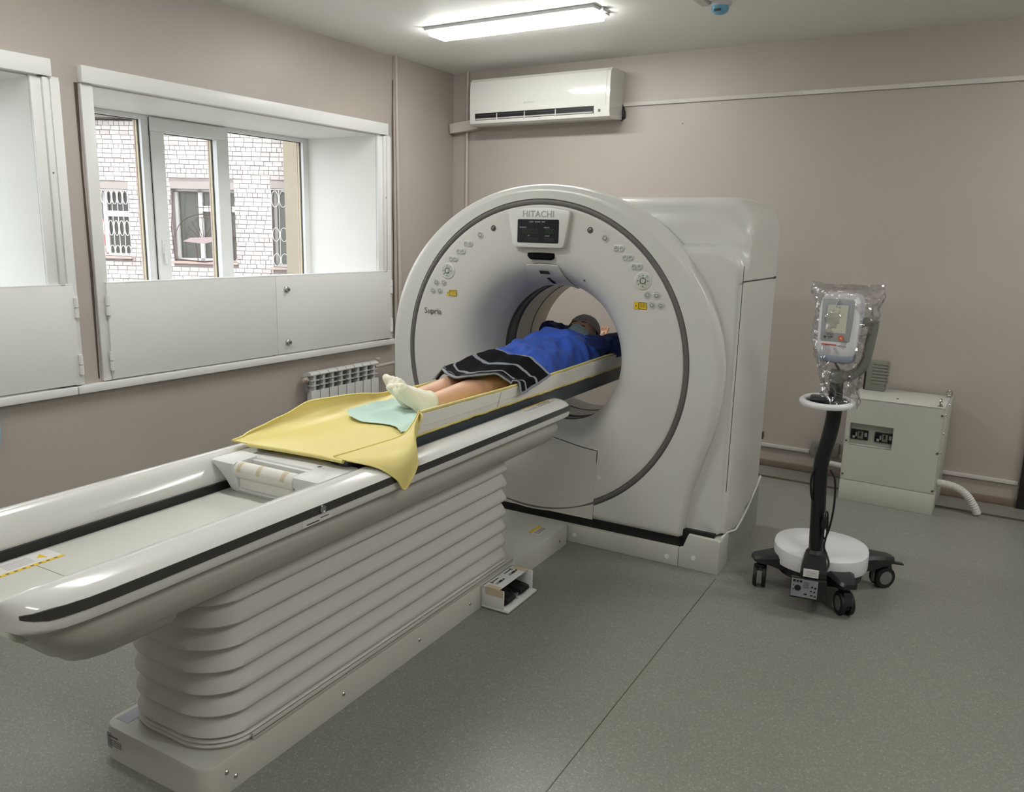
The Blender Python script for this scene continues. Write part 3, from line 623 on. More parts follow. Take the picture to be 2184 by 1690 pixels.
# control buttons, mirrored left and right
def disc(x, z, r, m='button', h=.004, name='button', parent=gan):
    p = onface(x, z); b = MB(); b.lathe([(0, h), (r * .8, h), (r * .92, h * .8), (r, 0), (r, -.006)], 22, X=TF(*p) @ RX(PI / 2)); return obj(name, b, m, parent)
def ringm(x, z, r, t, m, o=.001, parent=gan, name='bezel'):
    p = onface(x, z); b = MB(); b.tube([(p.x + r * math.cos(a), p.y - o, p.z + r * math.sin(a)) for a in [2 * PI * k / 24 for k in range(24)]], t, 6, closed=True); return obj(name, b, m, parent)
for s in (-1, 1):
    x, z = s * .266, 1.570; d_ = disc(x, z, .010, 'darksteel', .003, 'key_switch'); ringm(x, z, .0125, .0025, 'print_dark', parent=d_)
    x, z = s * .344, 1.535; d_ = disc(x, z, .014); ringm(x, z, .017, .0025, 'gantry', parent=d_); ringm(x, z, .009, .0012, 'print_dark', .0045, d_, 'symbol')
    for (px_, pz_) in ((.416, 1.490), (.462, 1.450), (.508, 1.410)):
        x, z = s * px_, pz_; p = onface(x, z)
        b = MB(); b.prism(rrect(.030, .0165, .0155, cx=0, cy=0), -.0025, .006, X=TF(*p), bev=.0015); pl = obj('button_pair', b, 'gantry', gan)
        for q in (-1, 1):
            b = MB(); b.prism(rrect(.0125, .0125, .009), -.0055, .0, X=TF(p.x + q * .0138, p.y, p.z), bev=.001); bt = obj('button', b, 'button', pl)
            b = MB(); b.box(p.x + q * .0138 - .005, p.x + q * .0138 + .005, p.y - .0062, p.y - .0054, p.z - .001, p.z + .001); b.tube([(p.x + q * .0138 + .007 * math.cos(a), p.y - .0056, p.z + .007 * math.sin(a)) for a in [2 * PI * k / 12 for k in range(9)]], .0009, 4); obj('button_symbol', b, 'print_dark', pl, 0)
    x, z = s * .543, 1.346; p = onface(x, z)
    b = MB(); b.lathe([(.030, .003), (.038, .004), (.043, .001), (.043, -.008)], 36, X=TF(*p) @ RX(PI / 2)); b.lathe([(.0, .002), (.036, .002)], 36, X=TF(*p) @ RX(PI / 2)); dpad = obj('direction_pad', b, 'gantry', gan)
    for q in range(4):
        a0 = PI / 2 * q + PI / 4 + .13; b = MB()
        b.loft([[(p.x + r * math.cos(a0 + (PI / 2 - .26) * k / 8), p.y - y, p.z + r * math.sin(a0 + (PI / 2 - .26) * k / 8)) for k in range(9)] for r, y in ((.0155, .002), (.0165, .006), (.032, .006), (.034, .002))], False, False, closed=False); obj('arrow_button', b, 'button_green', dpad)
        a = PI / 2 * q; c_ = Vector((p.x + .0245 * math.cos(a), p.y - .0065, p.z + .0245 * math.sin(a)))
        b = MB(); b.prism([(.0045 * math.cos(a + t), .0045 * math.sin(a + t)) for t in (0, 2.1, 4.2)], -.0006, .0006, X=TF(*c_)); obj('arrow_symbol', b, 'print_dark', dpad, 0)
    disc(x, z, .012, 'button', .007, 'centre_button', dpad); ringm(x, z, .0135, .001, 'print_dark', .004, dpad)
    for (px_, pz_) in ((.568, 1.283), (.613, 1.283), (.592, 1.238), (.635, 1.238)):
        x, z = s * px_, pz_; d_ = disc(x, z, .0135, 'button', .0045); ringm(x, z, .0165, .0022, 'gantry', parent=d_); ringm(x, z, .008, .001, 'print_dark', .005, d_, 'symbol')
    cx = s * .537 + (.0 if s > 0 else .016); cz = 1.231; p = onface(cx, cz)
    b = MB(); b.box(-.033, .033, -.0015, .0, -.017, .017, X=TF(*p)); lb = obj('warning_label', b, 'label_yellow', gan, 0); lb['label'] = 'yellow laser warning label'
    b = MB(); x0 = -.012
    for (a, c, e, f) in ((x0, .031, .013, .0155), (x0, .031, -.0155, -.013), (x0, x0 + .0025, -.0155, .0155), (.0285, .031, -.0155, .0155)): b.box(a, c, -.0021, -.0015, e, f, X=TF(*p))
    b.prism([(-.027, -.004), (-.018, -.004), (-.0225, .004)], -.0021, -.0015, X=TF(*p))
    for k in range(4): b.box(-.006, .024, -.0021, -.0015, .007 - k * .0045, .0082 - k * .0045, X=TF(*p))
    obj('label_print', b, 'print_dark', lb, 0)
p = onface(-.636, 1.128)
text_obj('lettering', 'Supria', .043, 'print_dark', gan, TF(p.x, -.0012, p.z) @ FRONT, .0005, 0.0, 1.02)
# ------------------------------------------------------------------ patient table
tab = thing('patient_table', 'long white patient table on a pleated pedestal, sliding into the gantry', 'scanner table', GO, GT)
YN, YF_ = -2.70, -.285
b = MB()
pl = rrect(.2235, 1.135, .045, 6, 0, -1.135 + 0.0)
b.loft([[(x, y - .002, z) for x, y in pl] for z in (0, .098)] + [[(x * .985, -1.137 + (y + 1.135) * .997, .104) for x, y in pl]], True, True)
tb = obj('pedestal_base', b, 'base', tab)
for y, z in ((-2.20, .065), (-2.17, .035), (-1.72, .05), (-1.3, .05), (-.95, .05), (-.12, .045)):
    b = MB(); b.lathe([(0, .003), (.005, .0025), (.0075, 0)], 12, X=TF(.2235, y, z) @ RY(PI / 2)); obj('screw', b, 'steel', tb)
b = MB(); b.box(-.20, -.125, -2.272, -2.2705, .035, .085); o = obj('rating_plate', b, 'label_silver', tb, 0)
b = MB(); b.box(-.19, -.15, -2.2728, -2.272, .073, .077)
for k in range(4): b.box(-.19, -.135, -2.2728, -2.272, .045 + k * .006, .0465 + k * .006)
obj('label_print', b, 'print_dark', o, 0)
b = MB(); b.box(-.205, -.155, -2.235, -2.15, .1043, .1050); o = obj('rating_plate', b, 'label_silver', tb, 0)
b = MB(); b.box(.11, .165, -.24, -.13, .1043, .105); o = obj('warning_label', b, 'label_white', tb, 0)
b = MB(); b.box(.11, .127, -.24, -.13, .105, .1055); obj('label_stripe', b, 'label_yellow', o, 0)
b = MB()
for k in range(3): b.box(.135 + k * .01, .139 + k * .01, -.23, -.14, .105, .1055)
obj('label_print', b, 'print_dark', o, 0)
# bellows
def bel(ring_in):  # rounded outline
    w, y0, y1 = .213 - ring_in, -2.225 + ring_in, -.578 - ring_in; P = []
    n = 14
    for (cx, cy, a0, rx, ry) in ((w - .13, y1 - .085, 0, .13, .085), (-w + .13, y1 - .085, PI / 2, .13, .085), (-w + .15, y0 + .13, PI, .15, .13), (w - .15, y0 + .13, 1.5 * PI, .15, .13)):
        for k in range(n + 1):
            a = a0 + PI / 2 * k / n; P.append((cx + rx * math.cos(a), cy + ry * math.sin(a)))
    return P
rings = []; zz = .128; p_ = .0668
prof = []
for k in range(8):
    z0 = .140 + p_ * k
    prof += [(z0 - .004, .016), (z0, .004), (z0 + .006, .000), (z0 + .018, .0035), (z0 + .038, .012), (z0 + .054, .020), (z0 + .0605, .022)]
for z, i in [(.104, .006), (.110, .002), (.116, .0), (.120, .004), (.122, .010), (.124, .004), (.128, .001), (.132, .004), (.134, .010)] + prof:
    P = bel(i); R_ = []
    for k, (x, y) in enumerate(P):
        t = math.atan2(y + 1.4, x); cr_ = max(0, abs(x) / .21 - .2)
        wv = .0025 * noise.noise(Vector((x * 9, y * 9, z * 14))) * (1 if i < .02 else .4)
        d = Vector((x, (y + 1.4) * .1)); d.normalize(); R_.append((x + d.x * wv, y + d.y * wv, z + .002 * noise.noise(Vector((x * 6, y * 5, z * 20)))))
    rings.append(R_)
b = MB(); b.loft(rings, True, True); bl = obj('bellows', b, 'bellows', tab, 55)
b = MB(); b.box(.214, .2235, -2.1, -.59, .104, .128, .003); obj('bellows_clamp', b, 'base', tab)
b = MB(); b.box(.2236, .2242, -2.1, -.6, .118, .1195); obj('clamp_gap', b, 'black', tab, 0)

# side rails with end caps, dark stripe and lower tray
def raily(t): return t
RP = [(.2055, .728), (.205, .742), (.212, .760), (.225, .785), (.238, .803), (.250, .8115), (.268, .8125), (.292, .809), (.312, .802), (.326, .794), (.335, .785), (.3352, .760), (.335, .742), (.332, .734), (.322, .728), (.300, .726), (.26, .728), (.215, .727)]
def rail(sgn):
    b = MB(); rings = []
    # near end closes inwards in plan (rounded nose), far end rounded too
    for y, k, dz in ((-2.738, .10, -.022), (-2.736, .35, -.018), (-2.728, .58, -.013), (-2.712, .74, -.008), (-2.69, .85, -.004), (-2.66, .92, -.001), (-2.61, .975, 0), (-2.55, .995, 0), (-2.48, 1, 0), (-2.0, 1, 0), (-1.2, 1, 0), (YF_ - .05, 1, 0), (YF_ - .02, .985, -.001), (YF_ - .006, .94, -.004), (YF_, .88, -.009)):
        R_ = []
        for x, z in RP:
            xx = .205 + (x - .205) * (k if k < .9 or y < -1 else 1 - (1 - k) * .5)
            zz_ = z if y < -1 else z + dz * (1 if z > .77 else -.8)
            if y < -2.4: zz_ = z + dz * (1 if z > .77 else -.5)
            R_.append((sgn * xx, y, zz_))
        rings.append(R_)
    b.loft(rings, True, True); return obj('side_rail', b, 'table', tab, 35)
for sgn in (1, -1):
    r_ = rail(sgn)
    b = MB(); rings = []
    def xk(y):
        pts = ((-2.736, .35), (-2.728, .58), (-2.712, .74), (-2.69, .85), (-2.66, .92), (-2.61, .975), (-2.55, .995), (-2.48, 1), (-1, 1), (YF_ - .02, 1), (YF_ - .004, .97))
        for (a, ka), (c, kc) in zip(pts[:-1], pts[1:]):
            if y <= c: return ka + (kc - ka) * (y - a) / (c - a)
        return .97
    ys = [-2.727, -2.722, -2.712, -2.70, -2.69, -2.675, -2.66, -2.635, -2.61, -2.58, -2.55, -2.515, -2.48, -2.2, -1.6, -1.0, YF_ - .02, YF_ - .005]
    for i, y in enumerate(ys):
        h = .0125 * min(1, .30 + i * .16); x = .205 + .1305 * xk(y)
        rings.append([(sgn * (x + .0016), y, .7725 - h), (sgn * (x + .0018), y, .7725), (sgn * (x + .0016), y, .7725 + h), (sgn * (x - .004), y, .7725 + h), (sgn * (x - .004), y, .7725 - h)])
    b.loft(rings, True, True); obj('dark_stripe', b, 'stripe', r_, 30)
    b = MB(); b.tube([(sgn * .262, y, .8118) for y in (YN + .2, -2, -1, YF_ - .06)], .0012, 5); obj('highlight_ridge', b, 'table', r_)
# near end rounded cross piece joining the two rails
b = MB(); b.loft([[(x, YN + .012 - y_, z_) for y_, z_ in ((0, .680), (.014, .688), (.012, .700), (.0, .706), (-.03, .7035), (-.06, .7015), (-.06, .68))] for x in (-.21, -.1, 0, .1, .21)], True, True); obj('end_cap', b, 'tray', tab)
# tray floor, black slots
b = MB(); b.box(-.198, .198, YN + .005, YF_ - .05, .690, .7015, .002); tr = obj('inner_tray', b, 'tray', tab)
for sgn in (1, -1):
    b = MB(); b.box(min(sgn * .196, sgn * .2045), max(sgn * .196, sgn * .2045), -2.66, YF_ - .03, .700, .728); b.box(min(sgn * .198, sgn * .2055), max(sgn * .198, sgn * .2055), -2.66, YF_ - .03, .696, .702); obj('slot', b, 'black', tab, 0)
b = MB(); b.box(-.198, .198, -2.475, -2.4735, .7013,.7019); obj('tray_joint', b, 'print_dark', tr, 0)
# caution strip on the tray floor
b = MB(); b.box(-.188, -.105, -2.69, -2.40, .7016, .7020); lb = obj('warning_label', b, 'label_white', tr, 0)
b = MB(); b.box(-.118, -.105, -2.69, -2.40, .7020, .7024); obj('label_stripe', b, 'label_yellow', lb, 0)
for yc_ in (-2.43, -2.57):
    b = MB(); b.prism([(-.150, yc_ - .018), (-.132, yc_ + .0), (-.168, yc_ + .0)], .7020, .7024, 'z'); t_ = obj('warning_triangle', b, 'label_yellow', lb, 0)
    b = MB()
    for k in range(5): b.box(-.170 + k * .009, -.168 + k * .009, yc_ - .10, yc_ - .03, .7020, .7024)
    obj('label_print', b, 'print_grey', lb, 0)
b = MB()
for k in range(14): b.box(-.1145, -.1085, -2.685 + k * .020, -2.677 + k * .020, .7024, .7026)
obj('label_print', b, 'print_dark', lb, 0)
# under tray (bulge) with a deeper near section
def under(prof, ys, name, m, par=tab):
    b = MB(); rings = []
    for y, k in ys:
        sh = lambda z: y + (.80 * (.735 - z) * max(0, min(1, (-2.30 - y) / .30)))
        rings.append([(x * k, sh(z), z) for x, z in prof] + [(-x * k, sh(z), z) for x, z in prof[::-1]])
    b.loft(rings, True, True); return obj(name, b, m, par, 35)
UP = [(.2065, .69), (.2075, .726), (.30, .732), (.288, .722), (.290, .712), (.300, .700), (.305, .686), (.303, .670), (.293, .650), (.275, .628), (.25, .610), (.22, .603)]
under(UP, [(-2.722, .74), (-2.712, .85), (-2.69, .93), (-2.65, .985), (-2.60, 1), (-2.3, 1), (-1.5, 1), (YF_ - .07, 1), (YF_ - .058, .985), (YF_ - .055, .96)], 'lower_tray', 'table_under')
UP2 = [(.285, .64), (.262, .617), (.245, .598), (.225, .578), (.20, .566), (.15, .558)]
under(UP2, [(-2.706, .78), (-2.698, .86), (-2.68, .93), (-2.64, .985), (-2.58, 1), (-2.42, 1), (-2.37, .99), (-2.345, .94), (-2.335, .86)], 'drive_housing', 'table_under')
# small parts on the rail
b = MB(); b.lathe([(0, .0), (.0085, 0), (.0115, .003), (.0115, -.004)], 20, X=TF(.3375, -1.918, .7725) @ RY(PI / 2)); obj('key_lock', b, 'steel', tab)
b = MB(); b.box(.3352, .3356, -1.995, -1.88, .737, .757); lb = obj('small_label', b, 'label_white', tab, 0)
b = MB(); b.box(.3356, .3360, -1.98, -1.93, .741, .744); b.box(.3356, .3360, -1.925, -1.89, .747, .749); obj('label_print', b, 'black', lb, 0)
b = MB(); b.box(.255, .285, -.62, -.36, .8125, .8131); lb = obj('warning_label', b, 'label_white', tab, 0)
b = MB(); b.box(.255, .263, -.62, -.36, .8131, .8135); obj('label_stripe', b, 'label_yellow', lb, 0)
b = MB()
for k in range(5): b.box(.266, .28, -.50 + k * .024, -.49 + k * .024, .8131, .8134)
obj('label_print', b, 'print_dark', lb, 0)

# sliding cradle (moves with the patient, part of the table)
CY0, CY1 = -1.655, .98
b = MB()
def crad(y, w=.2, top=.828, th=.012):
    out = [(-w, top), (-w - .003, .79), (-w + .01, .75), (-w + .04, .738), (0, .735), (w - .04, .738), (w - .01, .75), (w + .003, .79), (w, top)]
    inn = [(w - th, top), (w - .035, .812), (w - .09, .803), (0, .799), (-w + .09, .803), (-w + .035, .812), (-w + th, top)]
    return [(x, y, z) for x, z in out + inn]
b.loft([crad(y) for y in (CY0, -1, -.4, .2, .7)] + [crad(.9, .185), crad(CY1, .14)], True, True); cr_o = obj('cradle', b, 'cradle', tab, 30)
b = MB()
for sgn in (1, -1): b.box(min(sgn * .186, sgn * .2055), max(sgn * .186, sgn * .2055), CY0 + .02, .86, .826, .8345, .002)
obj('edge_strip', b, 'black', cr_o)
# white handle block at the foot end
hb = bmesh.new(); b = MB()
ya, yb_ = -1.865, -1.645
b.box(-.232, .232, -1.728, -1.635, .775, .806, .008, 3)
for sg in (-1, 1):
    rg_ = []
    for z, xo, y0_, y1_ in ((.702, .150, -1.800, -1.66), (.712, .166, -1.808, -1.65), (.745, .182, -1.815, -1.64), (.775, .205, -1.822, -1.64), (.795, .228, -1.826, -1.64), (.803, .232, -1.824, -1.642), (.8065, .226, -1.816, -1.65)):
        xi = .128; P_ = rrect((xo - xi) / 2, (y1_ - y0_) / 2, .010, 4, (xo + xi) / 2, (y0_ + y1_) / 2); rg_.append([(sg * x, y, z) for x, y in P_])
    b.loft(rg_, True, True)
b.box(-.13, .13, -1.745, -1.728, .702, .80, .003)
ya = -1.852
b.loft([[(x, ya + .052 + .023 * math.cos(a), .781 + .025 * math.sin(a)) for a in [2 * PI * k / 16 for k in range(16)]] for x in (-.135, 0, .135)], True, True)
b.loft([[(x, y, z) for y, z in ((-1.73, .702), (-1.800, .702), (-1.806, .712), (-1.800, .722), (-1.73, .728))] for x in (-.14, .14)], True, True)
hd = obj('handle_block', b, 'cradle_white', tab, 35)
b = MB(); b.loft([[(x, ya + .052 + .0248 * math.cos(a), .781 + .0268 * math.sin(a)) for a in [2 * PI * k / 16 for k in range(16)]] for x in (-.127, -.06, .02, .1, .127)], False, False); tp_ = obj('paper_tape', b, 'tape', hd)
for xs_ in (-.105, -.02, .085):
    b = MB(); b.loft([[(xs_ + .008 * q, ya + .052 + .0253 * math.cos(a), .781 + .0273 * math.sin(a)) for a in [.3 + PI * .9 * k / 12 for k in range(13)]] for q in (-1, 1)], False, False, closed=False); obj('adhesive_strip', b, 'masking', tp_)
b = MB(); b.box(-.120, .125, ya + .046, ya + .047, .722, .765); obj('tape_flap', b, 'tape', tp_)
for x in (-.16, .125):
    b = MB(); b.lathe([(0, .0012), (.006, .001), (.008, 0)], 14, X=TF(x, -1.70, .8062)); obj('screw', b, 'darksteel', hd)

# ------------------------------------------------------------------ foot pedal box
ped = thing('foot_pedal_box', 'low white foot pedal box with two black pedals beside the pedestal', 'foot switch', GO, GT)
x0, x1, y0, y1, zt = .226, .335, -.866, -.612, .098
b = MB(); b.box(x0, x1 + .022, y0, y1, 0.004, .016, .003); b.box(x0, x1, y0, y0 + .005, .016, zt, .0015); b.box(x0, x1, y1 - .005, y1, .016, zt, .0015); b.box(x0, x0 + .005, y0, y1, .016, zt); b.box(x0, x1 - .025, y0, y1, zt - .004, zt, .0015); hs = obj('housing', b, 'white_metal', ped)
for yc_ in (y0 + .006, y1 - .006):
    b = MB(); e = 1 if yc_ > -.7 else -1; yy = y1 if e > 0 else y0
    b.box(x0 + .02, x1 - .022, yy - .028 if e > 0 else yy - .001, yy + .001 if e > 0 else yy + .028, zt, zt + .001); b.box(x0 + .02, x1 - .004, yy - .001 if e < 0 else yy - .0002, yy + .0002 if e < 0 else yy + .001, zt - .03, zt + .001); obj('masking_tape', b, 'masking', ped, 0)
for yy in (y0 + .065, y1 - .070):
    b = MB(); b.prism([(x0 + .01, .03), (x1 - .008, .022), (x1 + .004, .03), (x1 + .002, .045), (x1 - .012, .05), (x0 + .01, .06)], yy - .035, yy + .035, bev=.004); obj('pedal', b, 'black', ped)
b = MB(); b.cyl((x1 - .008, (y0 + y1) / 2 + .0, .016), (x1 - .008, (y0 + y1) / 2, .042), .005, n=12); obj('peg', b, 'steel', ped)
def pict(yc_, flip):
    b = MB(); z = zt; s_ = 1 if flip else -1
    b.cyl((x0 + .045, yc_ + .032, z), (x0 + .045, yc_ + .032, z + .0006), .006, n=14)
    b.prism([(x0 + .038, yc_ + .022), (x0 + .052, yc_ + .022), (x0 + .050, yc_ - .005), (x0 + .040, yc_ - .005)], z, z + .0006, 'z')
    b.box(x0 + .040, x0 + .043, yc_ - .03, yc_ - .004, z, z + .0006); b.box(x0 + .047, x0 + .050, yc_ - .03, yc_ - .004, z, z + .0006)
    b.box(x0 + .018, x0 + .023, yc_ - .03, yc_ + .03, z, z + .0006); b.box(x0 + .012, x0 + .03, yc_ + (.024 if flip else -.03), yc_ + (.03 if flip else -.024), z, z + .0006)
    obj('pictogram', b, 'black', ped, 0)
pict(y0 + .075, False); pict(y1 - .07, True)
M['ac_print'] = mat('faint_print', (196, 194, 190), 0.3, var=0.02)
# ------------------------------------------------------------------ ceiling lamps
def lamp(x, y, label, group=None):
    t = thing('ceiling_lamp', label, 'ceiling lamp', (x, y, ZC), 0, group)
    b = MB(); L_, W_ = .585, .103
    b.box(-L_, L_, -W_, W_, -.020, 0, .004)
    obj('housing', b, 'lampframe', t)
    b = MB(); b.box(-L_ + .02, L_ - .02, -W_ + .016, W_ - .016, -.050, -.018, .012, 3); obj('diffuser', b, 'lamp', t, 0)
    b = MB(); b.box(L_ - .004, L_ + .022, -.03, .03, -.02, -.001, .003); obj('end_clip', b, 'lampframe', t)
    return t
lamp(-2.695, 4.318, 'lit rectangular ceiling lamp above the scanner')
lamp(-2.695, 1.9, 'lit rectangular ceiling lamp added for brightness, out of frame above the patient table')  # this and the next three are unseen lamps added to brighten the room
lamp(0.9, 1.9, 'lit rectangular ceiling lamp added for brightness, out of frame on the right side of the room')
lamp(1.15, 4.318, 'lit rectangular ceiling lamp added for brightness, out of frame near the back wall on the right')
lamp(-0.9, -0.6, 'lit rectangular ceiling lamp added for brightness, unseen behind the camera')
t = thing('soap_dispenser', 'light blue rounded dispenser on the left wall, cut off by the frame edge', 'dispenser', (XL, 1.80, .50))
b = MB(); b.loft([[(.001 + x, y, z) for x, y in [(xx * .075 + .0375 if False else xx + .035, yy) for xx, yy in rrect(.035, w_, .02, 4)]] for z, w_ in ((.0, .035), (.01, .045), (.08, .055), (.14, .05), (.16, .03))], True, True); obj('tank', b, 'bluecap', t)
b = MB(); b.box(.02, .06, -.02, .02, -.02, .002, .004); obj('nozzle', b, 'trolley_white', t)
# smoke detector with its raceway
t = thing('smoke_detector', 'small round blue-rimmed smoke detector on the ceiling', 'smoke detector', (-1.50, 4.505, ZC))
b = MB(); b.lathe([(0, -.022), (.045, -.022), (.058, -.014), (.06, 0)], 32); obj('base', b, 'lampframe', t)
b = MB(); b.lathe([(0, -.058), (.028, -.056), (.042, -.045), (.046, -.03), (.046, -.02)], 32); obj('dome', b, 'det_blue', t)
b = MB(); b.box(-.018, .018, -.047, -.040, -.052, -.04, .001); obj('vent', b, 'ac_dark', t)
b = MB(); b.box(-.095, -.045, -.30, -.02, -.016, 0, .002); b.box(-.08, -.06, -1.5, -.3, -.014, 0, .002); tag(obj('ceiling_raceway', b, 'trunk'), 'white cable raceway on the ceiling beside the smoke detector', 'cable raceway').location = (-1.50, 4.505, ZC)

# ------------------------------------------------------------------ air conditioner
t = thing('air_conditioner', 'white split air conditioner high on the back wall near the corner', 'air conditioner', (-3.08, YB, 2.36))
w = .585; 
prof = [(0, 0), (-.20, -.012), (-.225, .0), (-.235, .03), (-.238, .10), (-.236, .24), (-.228, .30), (-.205, .322), (0, .326)]
b = MB(); b.loft([[(x, y, z) for y, z in prof] for x in (-w, w)], True, True); obj('casing', b, 'ac', t, 30)
b = MB(); pf = [(-.2385, .072), (-.2415, .10), (-.240, .24), (-.232, .298), (-.215, .318), (-.21, .31), (-.226, .29), (-.233, .24), (-.234, .10), (-.232, .075)]
b.loft([[(x, y, z) for y, z in pf] for x in (-w + .002, w - .028)], True, True); fp_ = obj('front_panel', b, 'ac', t, 30)
b = MB(); b.box(-.095, -.02, -.2420, -.2412, .122, .130); b.box(-.105, -.095, -.2420, -.2412, .118, .134); obj('logo_print', b, 'ac_print', fp_, 0)
b = MB(); b.loft([[(x, y, z) for y, z in ((-.2400, .071), (-.2385, .030), (-.212, -.004), (-.15, -.010), (-.15, .06))] for x in (-w + .05, w - .12)], True, True); obj('outlet', b, 'black', t, 0)
b = MB(); b.loft([[(x, y, z) for y, z in ((-.243, .034), (-.239, .028), (-.205, .006), (-.203, .012), (-.236, .036))] for x in (-w + .055, w - .125)], True, True); vn = obj('air_vane', b, 'ac', t)
b = MB(); b.loft([[(x, y, z) for y, z in ((-.2405, .058), (-.2385, .053), (-.22, .046), (-.22, .052))] for x in (-w + .08, w - .14)], True, True); obj('air_vane', b, 'ac_dark', t)
for x in (-.34, -.1, .16): 
    b = MB(); b.box(x, x + .006, -.2425, -.20, .020, .066); obj('vane_support', b, 'ac', t)
b = MB(); b.box(w - .085, w - .068, -.2375, -.236, .03, .048); obj('sensor', b, 'ac_dark', t)
b = MB(); b.box(-w + .03, -w + .08, -.2412, -.2402, .087, .092); obj('small_print', b, 'ac_print', fp_, 0)
b = MB(); b.tube([(w - .01, -.012, .10), (w + .012, -.014, .05), (w + .014, -.014, .02), (w - .01, -.012, -.0)], .011, 8); obj('drain_joint', b, 'black', t)
# duct cover between unit and corner, pipe, trunking
b = MB(); b.box(-.145, .125, -.07, -.002, -.038, .038, .004, X=TF(-3.835, YB, 2.372) @ RY(-.10)); tag(obj('duct_cover', b, 'trunk'), 'short white duct cover between the air conditioner and the corner', 'duct cover')
b = MB(); b.tube([(-3.842, YB - .016, z) for z in (0, 1, 2.34)], .013, 10); b.tube([(-3.842, YB - .016, z) for z in (2.4, ZC)], .013, 10); tag(obj('wall_pipe', b, 'wallpipe'), 'thin painted vertical pipe below the air conditioner beside the corner', 'pipe')
t = thing('cable_trunking', 'thin white cable trunking running right from the air conditioner', 'cable trunking', (-2.49, YB, 2.463))
for a, c in ((0, 1.22), (1.2225, 2.9)):
    b = MB(); b.box(a, c, -.016, -.001, -.0135, .0135, .002); obj('trunking_length', b, 'trunk', t)
b = MB(); b.box(1.212, 1.232, -.0175, -.001, -.0145, .0145, .002); obj('joint_clip', b, 'trunk', t)
t = thing('cable_trunking', 'thin white cable trunking low on the back wall above the skirting', 'cable trunking', (-1.5, YB, .148))
for a, c in ((-1.5, .50), (.68, 1.70)):
    b = MB(); b.box(a, c, -.018, -.001, -.0115, .0115, .002); obj('trunking_length', b, 'trunk', t)
t = thing('wall_socket', 'grey socket box on the back wall left of the power cabinet', 'socket', (-.90, YB, .18))
b = MB(); b.box(-.09, .09, -.045, -.001, -.045, .05, .006); obj('box', b, 'meter', t)
b = MB(); 
for x in (-.045, .045): b.cyl((x, -.046, .0), (x, -.042, .0), .022, n=20)
obj('socket_face', b, 'arm_grey', t)
t = thing('wall_nail', 'tiny nail in the back wall right of the air conditioner', 'nail', (-2.045, YB, 2.315)); b = MB(); b.cyl((0, -.012, 0), (0, 0, 0), .003, n=8); obj('shank', b, 'darksteel', t)

# ------------------------------------------------------------------ radiator
t = thing('radiator', 'white sectional radiator under the window beside the scanner', 'radiator', (XL, 3.78, 0))
ns, pw = 8, .0855
for i in range(ns):
    y0 = i * pw + .003; y1 = (i + 1) * pw - .003
    b = MB(); xf = .115
    b.box(.04, xf - .006, y0 + .03, y1 - .03, .05, .58, .002)         # water column
    b.box(xf - .006, xf, y0, y1, .05, .475, .003)                     # front plate
    b.prism([(.03, .572), (.045, .592), (.075, .60), (xf - .012, .597), (xf + .002, .583), (xf + .002, .578), (.03, .566)], y0, y1, 'z' if False else 'y', X=Matrix(((0, -1, 0, 0), (1, 0, 0, 0), (0, 0, 1, 0), (0, 0, 0, 1))) @ Matrix.Identity(4)) if False else None
    b.loft([[(x, y, z) for x, z in ((.03, .572), (.045, .592), (.075, .60), (xf - .012, .597), (xf + .002, .583), (xf + .001, .577), (.03, .564))] for y in (y0, y1)], True, True)
    ym = (y0 + y1) / 2
    b.box(.06, xf, ym - .0015, ym + .0015, .475, .58)                 # centre fin
    b.box(.07, xf, y0 + .004, y1 - .004, .540, .543); b.box(.07, xf, y0 + .004, y1 - .004, .505, .508)
    sec = obj('section', b, 'radiator', t, 35)
    b = MB(); b.box(.055, .062, y0 + .002, y1 - .002, .46, .575); obj('recess', b, 'rad_in', sec, 0)
    b = MB(); b.box(.062, .066, ym + .006, ym + .028, .548, .556); obj('slot', b, 'black', sec, 0)
b = MB(); b.cyl((.075, -.01, .55), (.075, -.002, .55), .02, n=20); b.cyl((.075, -.03, .55), (.075, -.01, .55), .012, n=14); b.cyl((.075, -.02, .55), (.11, -.02, .555), .006, n=10); obj('air_valve', b, 'brass', t)
e = ns * pw
b = MB(); b.cyl((.075, e, .55), (.075, e + .04, .55), .014, n=16); b.cyl((.075, e + .035, .535), (.075, e + .035, .60), .011, n=14); b.cyl((.075, e + .035, .60), (.075, e + .035, .612), .019, n=16); obj('supply_valve', b, 'brass', t)
b = MB(); b.tube([(.075, e + .04, .55), (.075, e + .12, .552), (.075, e + .36, .555), (.05, e + .40, .555)], .0125, 10); obj('supply_pipe', b, 'wallpipe', t)
b = MB(); b.tube([(.075, e, .10), (.075, e + .2, .10), (.05, e + .38, .10)], .0125, 10); obj('return_pipe', b, 'wallpipe', t)
b = MB()
for y in (.12, .58): b.box(.001, .055, y, y + .02, .54, .555)
obj('wall_bracket', b, 'radiator', t)

# ------------------------------------------------------------------ power cabinet
t = thing('power_cabinet', 'cream steel power cabinet on the floor by the back wall', 'cabinet', (-.725, 5.05, 0), -.03)
W_, D_, H_ = .515, .44, .636
b = MB(); b.box(0, W_, .0, D_, .0, .124, .002); b.box(.004, W_ - .004, .004, D_, .124, .13); b.box(0, .006, 0, D_, .129, H_, .002); b.box(W_ - .006, W_, 0, D_, .129, H_, .002); b.box(-.002, W_ + .002, -.002, D_, H_ - .004, H_, .0015); b.box(0, W_, D_ - .006, D_, .1, H_); obj('body', b, 'powerbox', t)
hx0, hx1, hz0, hz1 = .027, .262, .350, .480
b = MB()
for a, c, z0, z1 in ((0, hx0, .130, H_ - .003), (hx1, W_, .130, H_ - .003), (hx0, hx1, .130, hz0), (hx0, hx1, hz1, H_ - .003)): b.box(a, c, 0, .004, z0, z1)
